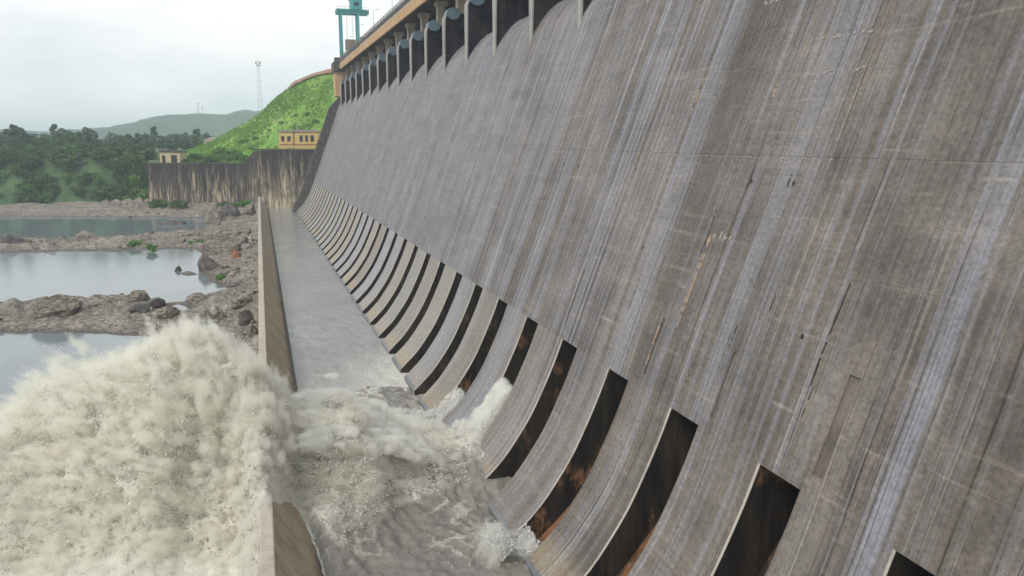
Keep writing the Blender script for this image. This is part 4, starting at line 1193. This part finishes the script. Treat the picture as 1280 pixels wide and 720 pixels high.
# grass on the slope
n = 26000
Q = RNG.uniform(232, 425, n); D = RNG.uniform(412, 490, n)
zl = land_z(Q, D); Uu = (Q-640)/1000*D*math.cos(TH)
px_ = _R[0]*Uu + _F[0]*D; py_ = _R[1]*Uu + _F[1]*D
den = fbm(px_*.08, py_*.08, 4, 3) + .25*RNG.normal(0, 1, n); k = den > -.1
px_, py_, zl = px_[k], py_[k], zl[k]; n = len(px_)
rg = sstep(0, 12, D[k] - 413); zl = zl + rg*(1.3*fbm(px_*.06, py_*.06, 2, 4) + .5*fbm(px_*.4, py_*.4, 3, 3))
a = RNG.random(n)*3.14; hh = .5 + .9*RNG.random(n); wd = .35 + .4*RNG.random(n)
dx, dy = np.cos(a)*wd, np.sin(a)*wd; lean = RNG.normal(0, .35, (n, 2))
V = np.stack([np.stack([px_-dx, py_-dy, zl-.2], -1), np.stack([px_+dx, py_+dy, zl-.2], -1), np.stack([px_+lean[:, 0], py_+lean[:, 1], zl+hh], -1)], 1).reshape(-1, 3)
me = npmesh('hillside_grass', V, np.arange(3*n).reshape(n, 3), M_GRASSB)
tag(link('hillside_grass', me), 'lush green grass covering the steep slope at the end of the dam', 'grass', None, 'stuff')

# ------------------------------------------------------------------ HOUSES
def house(px, pybase, D, wpx, hpx, wall, roofm, wins, label, gable=False, band=False):
    c = atD(px, pybase, D); s = D/1000*1.03; W = wpx*s; Hh = hpx*s; Dp = W*.8
    t = tag(empty('house', tuple(c), -PS), label, 'house', 'small houses on the slope')
    mb = MB(); x0 = -W/2; ops = sorted(wins)
    # front wall built round its openings so that they are real holes
    cuts = [x0] + [v for (a, b, z0, z1) in ops for v in (x0 + a*W, x0 + b*W)] + [W/2]
    for i in range(0, len(cuts)-1):
        if i % 2 == 0: mb.box((cuts[i], 0, 0), (cuts[i+1], .3, Hh))
        else:
            a, b, z0, z1 = ops[i//2]
            if z0 > .01: mb.box((cuts[i]+.002, .004, 0), (cuts[i+1]-.002, .3, z0*Hh))
            mb.box((cuts[i]+.002, .004, z1*Hh), (cuts[i+1]-.002, .3, Hh))
    mb.box((x0, .302, 0), (x0+.3, Dp, Hh)); mb.box((W/2-.3, .302, 0), (W/2, Dp, Hh)); mb.box((x0+.302, Dp-.3, 0), (W/2-.302, Dp-.002, Hh))
    mb.box((x0-.2, -.2, -4), (W/2+.2, Dp+.2, -.003))
    mb.obj('wall', wall, t)
    mb = MB()
    if gable:
        e = .5; zt = Hh + W*.28
        mb.prism_y([(x0-e, Hh+.003), (W/2+e, Hh+.003), (W/2+e, Hh+.25), (0, zt), (x0-e, Hh+.25)], -e, Dp+e)
    else:
        mb.box((x0-.4, -.5, Hh+.003), (W/2+.4, Dp+.4, Hh+.45)); mb.box((x0, .1, Hh+.45), (W/2, .3, Hh+1.1))
    mb.obj('roof', roofm, t)
    if band:
        mb = MB(); mb.box((x0+.05, -.08, Hh*.02), (W/2-.05, -.004, Hh*.12)); mb.obj('plinth_band', M_PLINTH, t)
    for (a, b, z0, z1) in ops:
        mb = MB(); mb.box((x0+a*W+.01, .32, z0*Hh), (x0+b*W-.01, .40, z1*Hh)); wn = mb.obj('window', M_WIN, t)
        mb = MB(); mb.box((x0+a*W-.05, -.15, z1*Hh), (x0+b*W+.05, -.004, z1*Hh+.18)); mb.obj('lintel', roofm, wn)
house(358, 182, 424, 17, 16, M_HOUSEY, M_SLAB, [(.16,.38,.3,.68), (.58,.82,.3,.68)], 'small yellow hut with two dark windows on the slope above the retaining wall', False, True)
house(383, 182, 424, 28, 16, M_HOUSEY, M_SLAB, [(.22,.36,.28,.74), (.46,.58,.28,.74), (.68,.84,.28,.74)], 'longer yellow building with three dark openings half hidden by the dam end wall', False, True)
house(213, 205, 412, 24, 14, M_HOUSEP, M_ENDWALL, [(.10,.28,.0,.7), (.55,.85,.0,.72)], 'pale yellow building with a dark roof above the left part of the retaining wall')
house(264, 184, 540, 17, 7, M_HOUSEPK, M_TILE, [(.2,.35,.3,.7), (.6,.75,.3,.7)], 'pale pink house with a faded pitched roof among the shrubs', True)

# ------------------------------------------------------------------ MASTS
def mast(px, pt, pb, D, w0, label, m=M_MAST):
    b = atD(px, pb, D); tpt = atD(px, pt, D); Hh = tpt[2] - b[2]
    t = tag(empty('lattice_mast', (b[0], b[1], b[2])), label, 'mast', 'lattice masts against the sky')
    w1 = w0*.35; seg = max(6, int(Hh/(w0*1.3))); rb = max(.07, D*.00016)
    cor = [(-1,-1),(1,-1),(1,1),(-1,1)]
    def at(i, f): w_ = w0/2 + (w1-w0)/2*f; return (cor[i % 4][0]*w_, cor[i % 4][1]*w_, Hh*f)
    for i in range(4):
        mb = MB(); mb.bar(at(i, 0), at(i, 1), rb, 4); mb.obj('leg', m, t)
    mb = MB()
    for s in range(seg):
        f0, f1 = s/seg, (s+1)/seg
        for i in range(4):
            mb.bar(at(i, f0), at(i+1, f1), rb*.6, 3); mb.bar(at(i, f1), at(i+1, f1), rb*.6, 3)
    mb.obj('lattice', m, t)
    mb = MB(); mb.box((-w0*.5, -w0*.5, Hh*.92), (w0*.5, w0*.5, Hh*.935)); mb.box((-w0*.6, -.4, Hh*.95), (-w0*.25, .4, Hh*.99)); mb.box((w0*.25, -.4, Hh*.95), (w0*.6, .4, Hh*.99)); mb.obj('antenna_platform', m, t)
    mb = MB(); mb.bar((0,0,Hh), (0,0,Hh*1.04), rb, 4); mb.obj('tip', m, t)
mast(326.5, 76, 150, 640, 3.6, 'tall pale lattice mast rising behind the green slope')
mast(248.5, 129, 148, 2200, 5.0, 'distant thin mast on the far hill, taller of the pair')
mast(254, 133, 148, 2250, 4.4, 'distant thin mast on the far hill, shorter of the pair')

# ------------------------------------------------------------------ HAZE
t = bpy.data.materials.new('haze'); t.use_nodes = True; n_ = t.node_tree
n_.nodes.clear(); oo = n_.nodes.new('ShaderNodeOutputMaterial'); pv = n_.nodes.new('ShaderNodeVolumePrincipled')
pv.inputs['Color'].default_value = (.82, .91, .98, 1); pv.inputs['Density'].default_value = .00026; pv.inputs['Anisotropy'].default_value = 0.1
n_.links.new(pv.outputs[0], oo.inputs['Volume'])
mb = MB(); mb.box((-4500, -300, -40), (4500, 6500, 110)); o = mb.obj('haze', t); tag(o, kind='stuff')
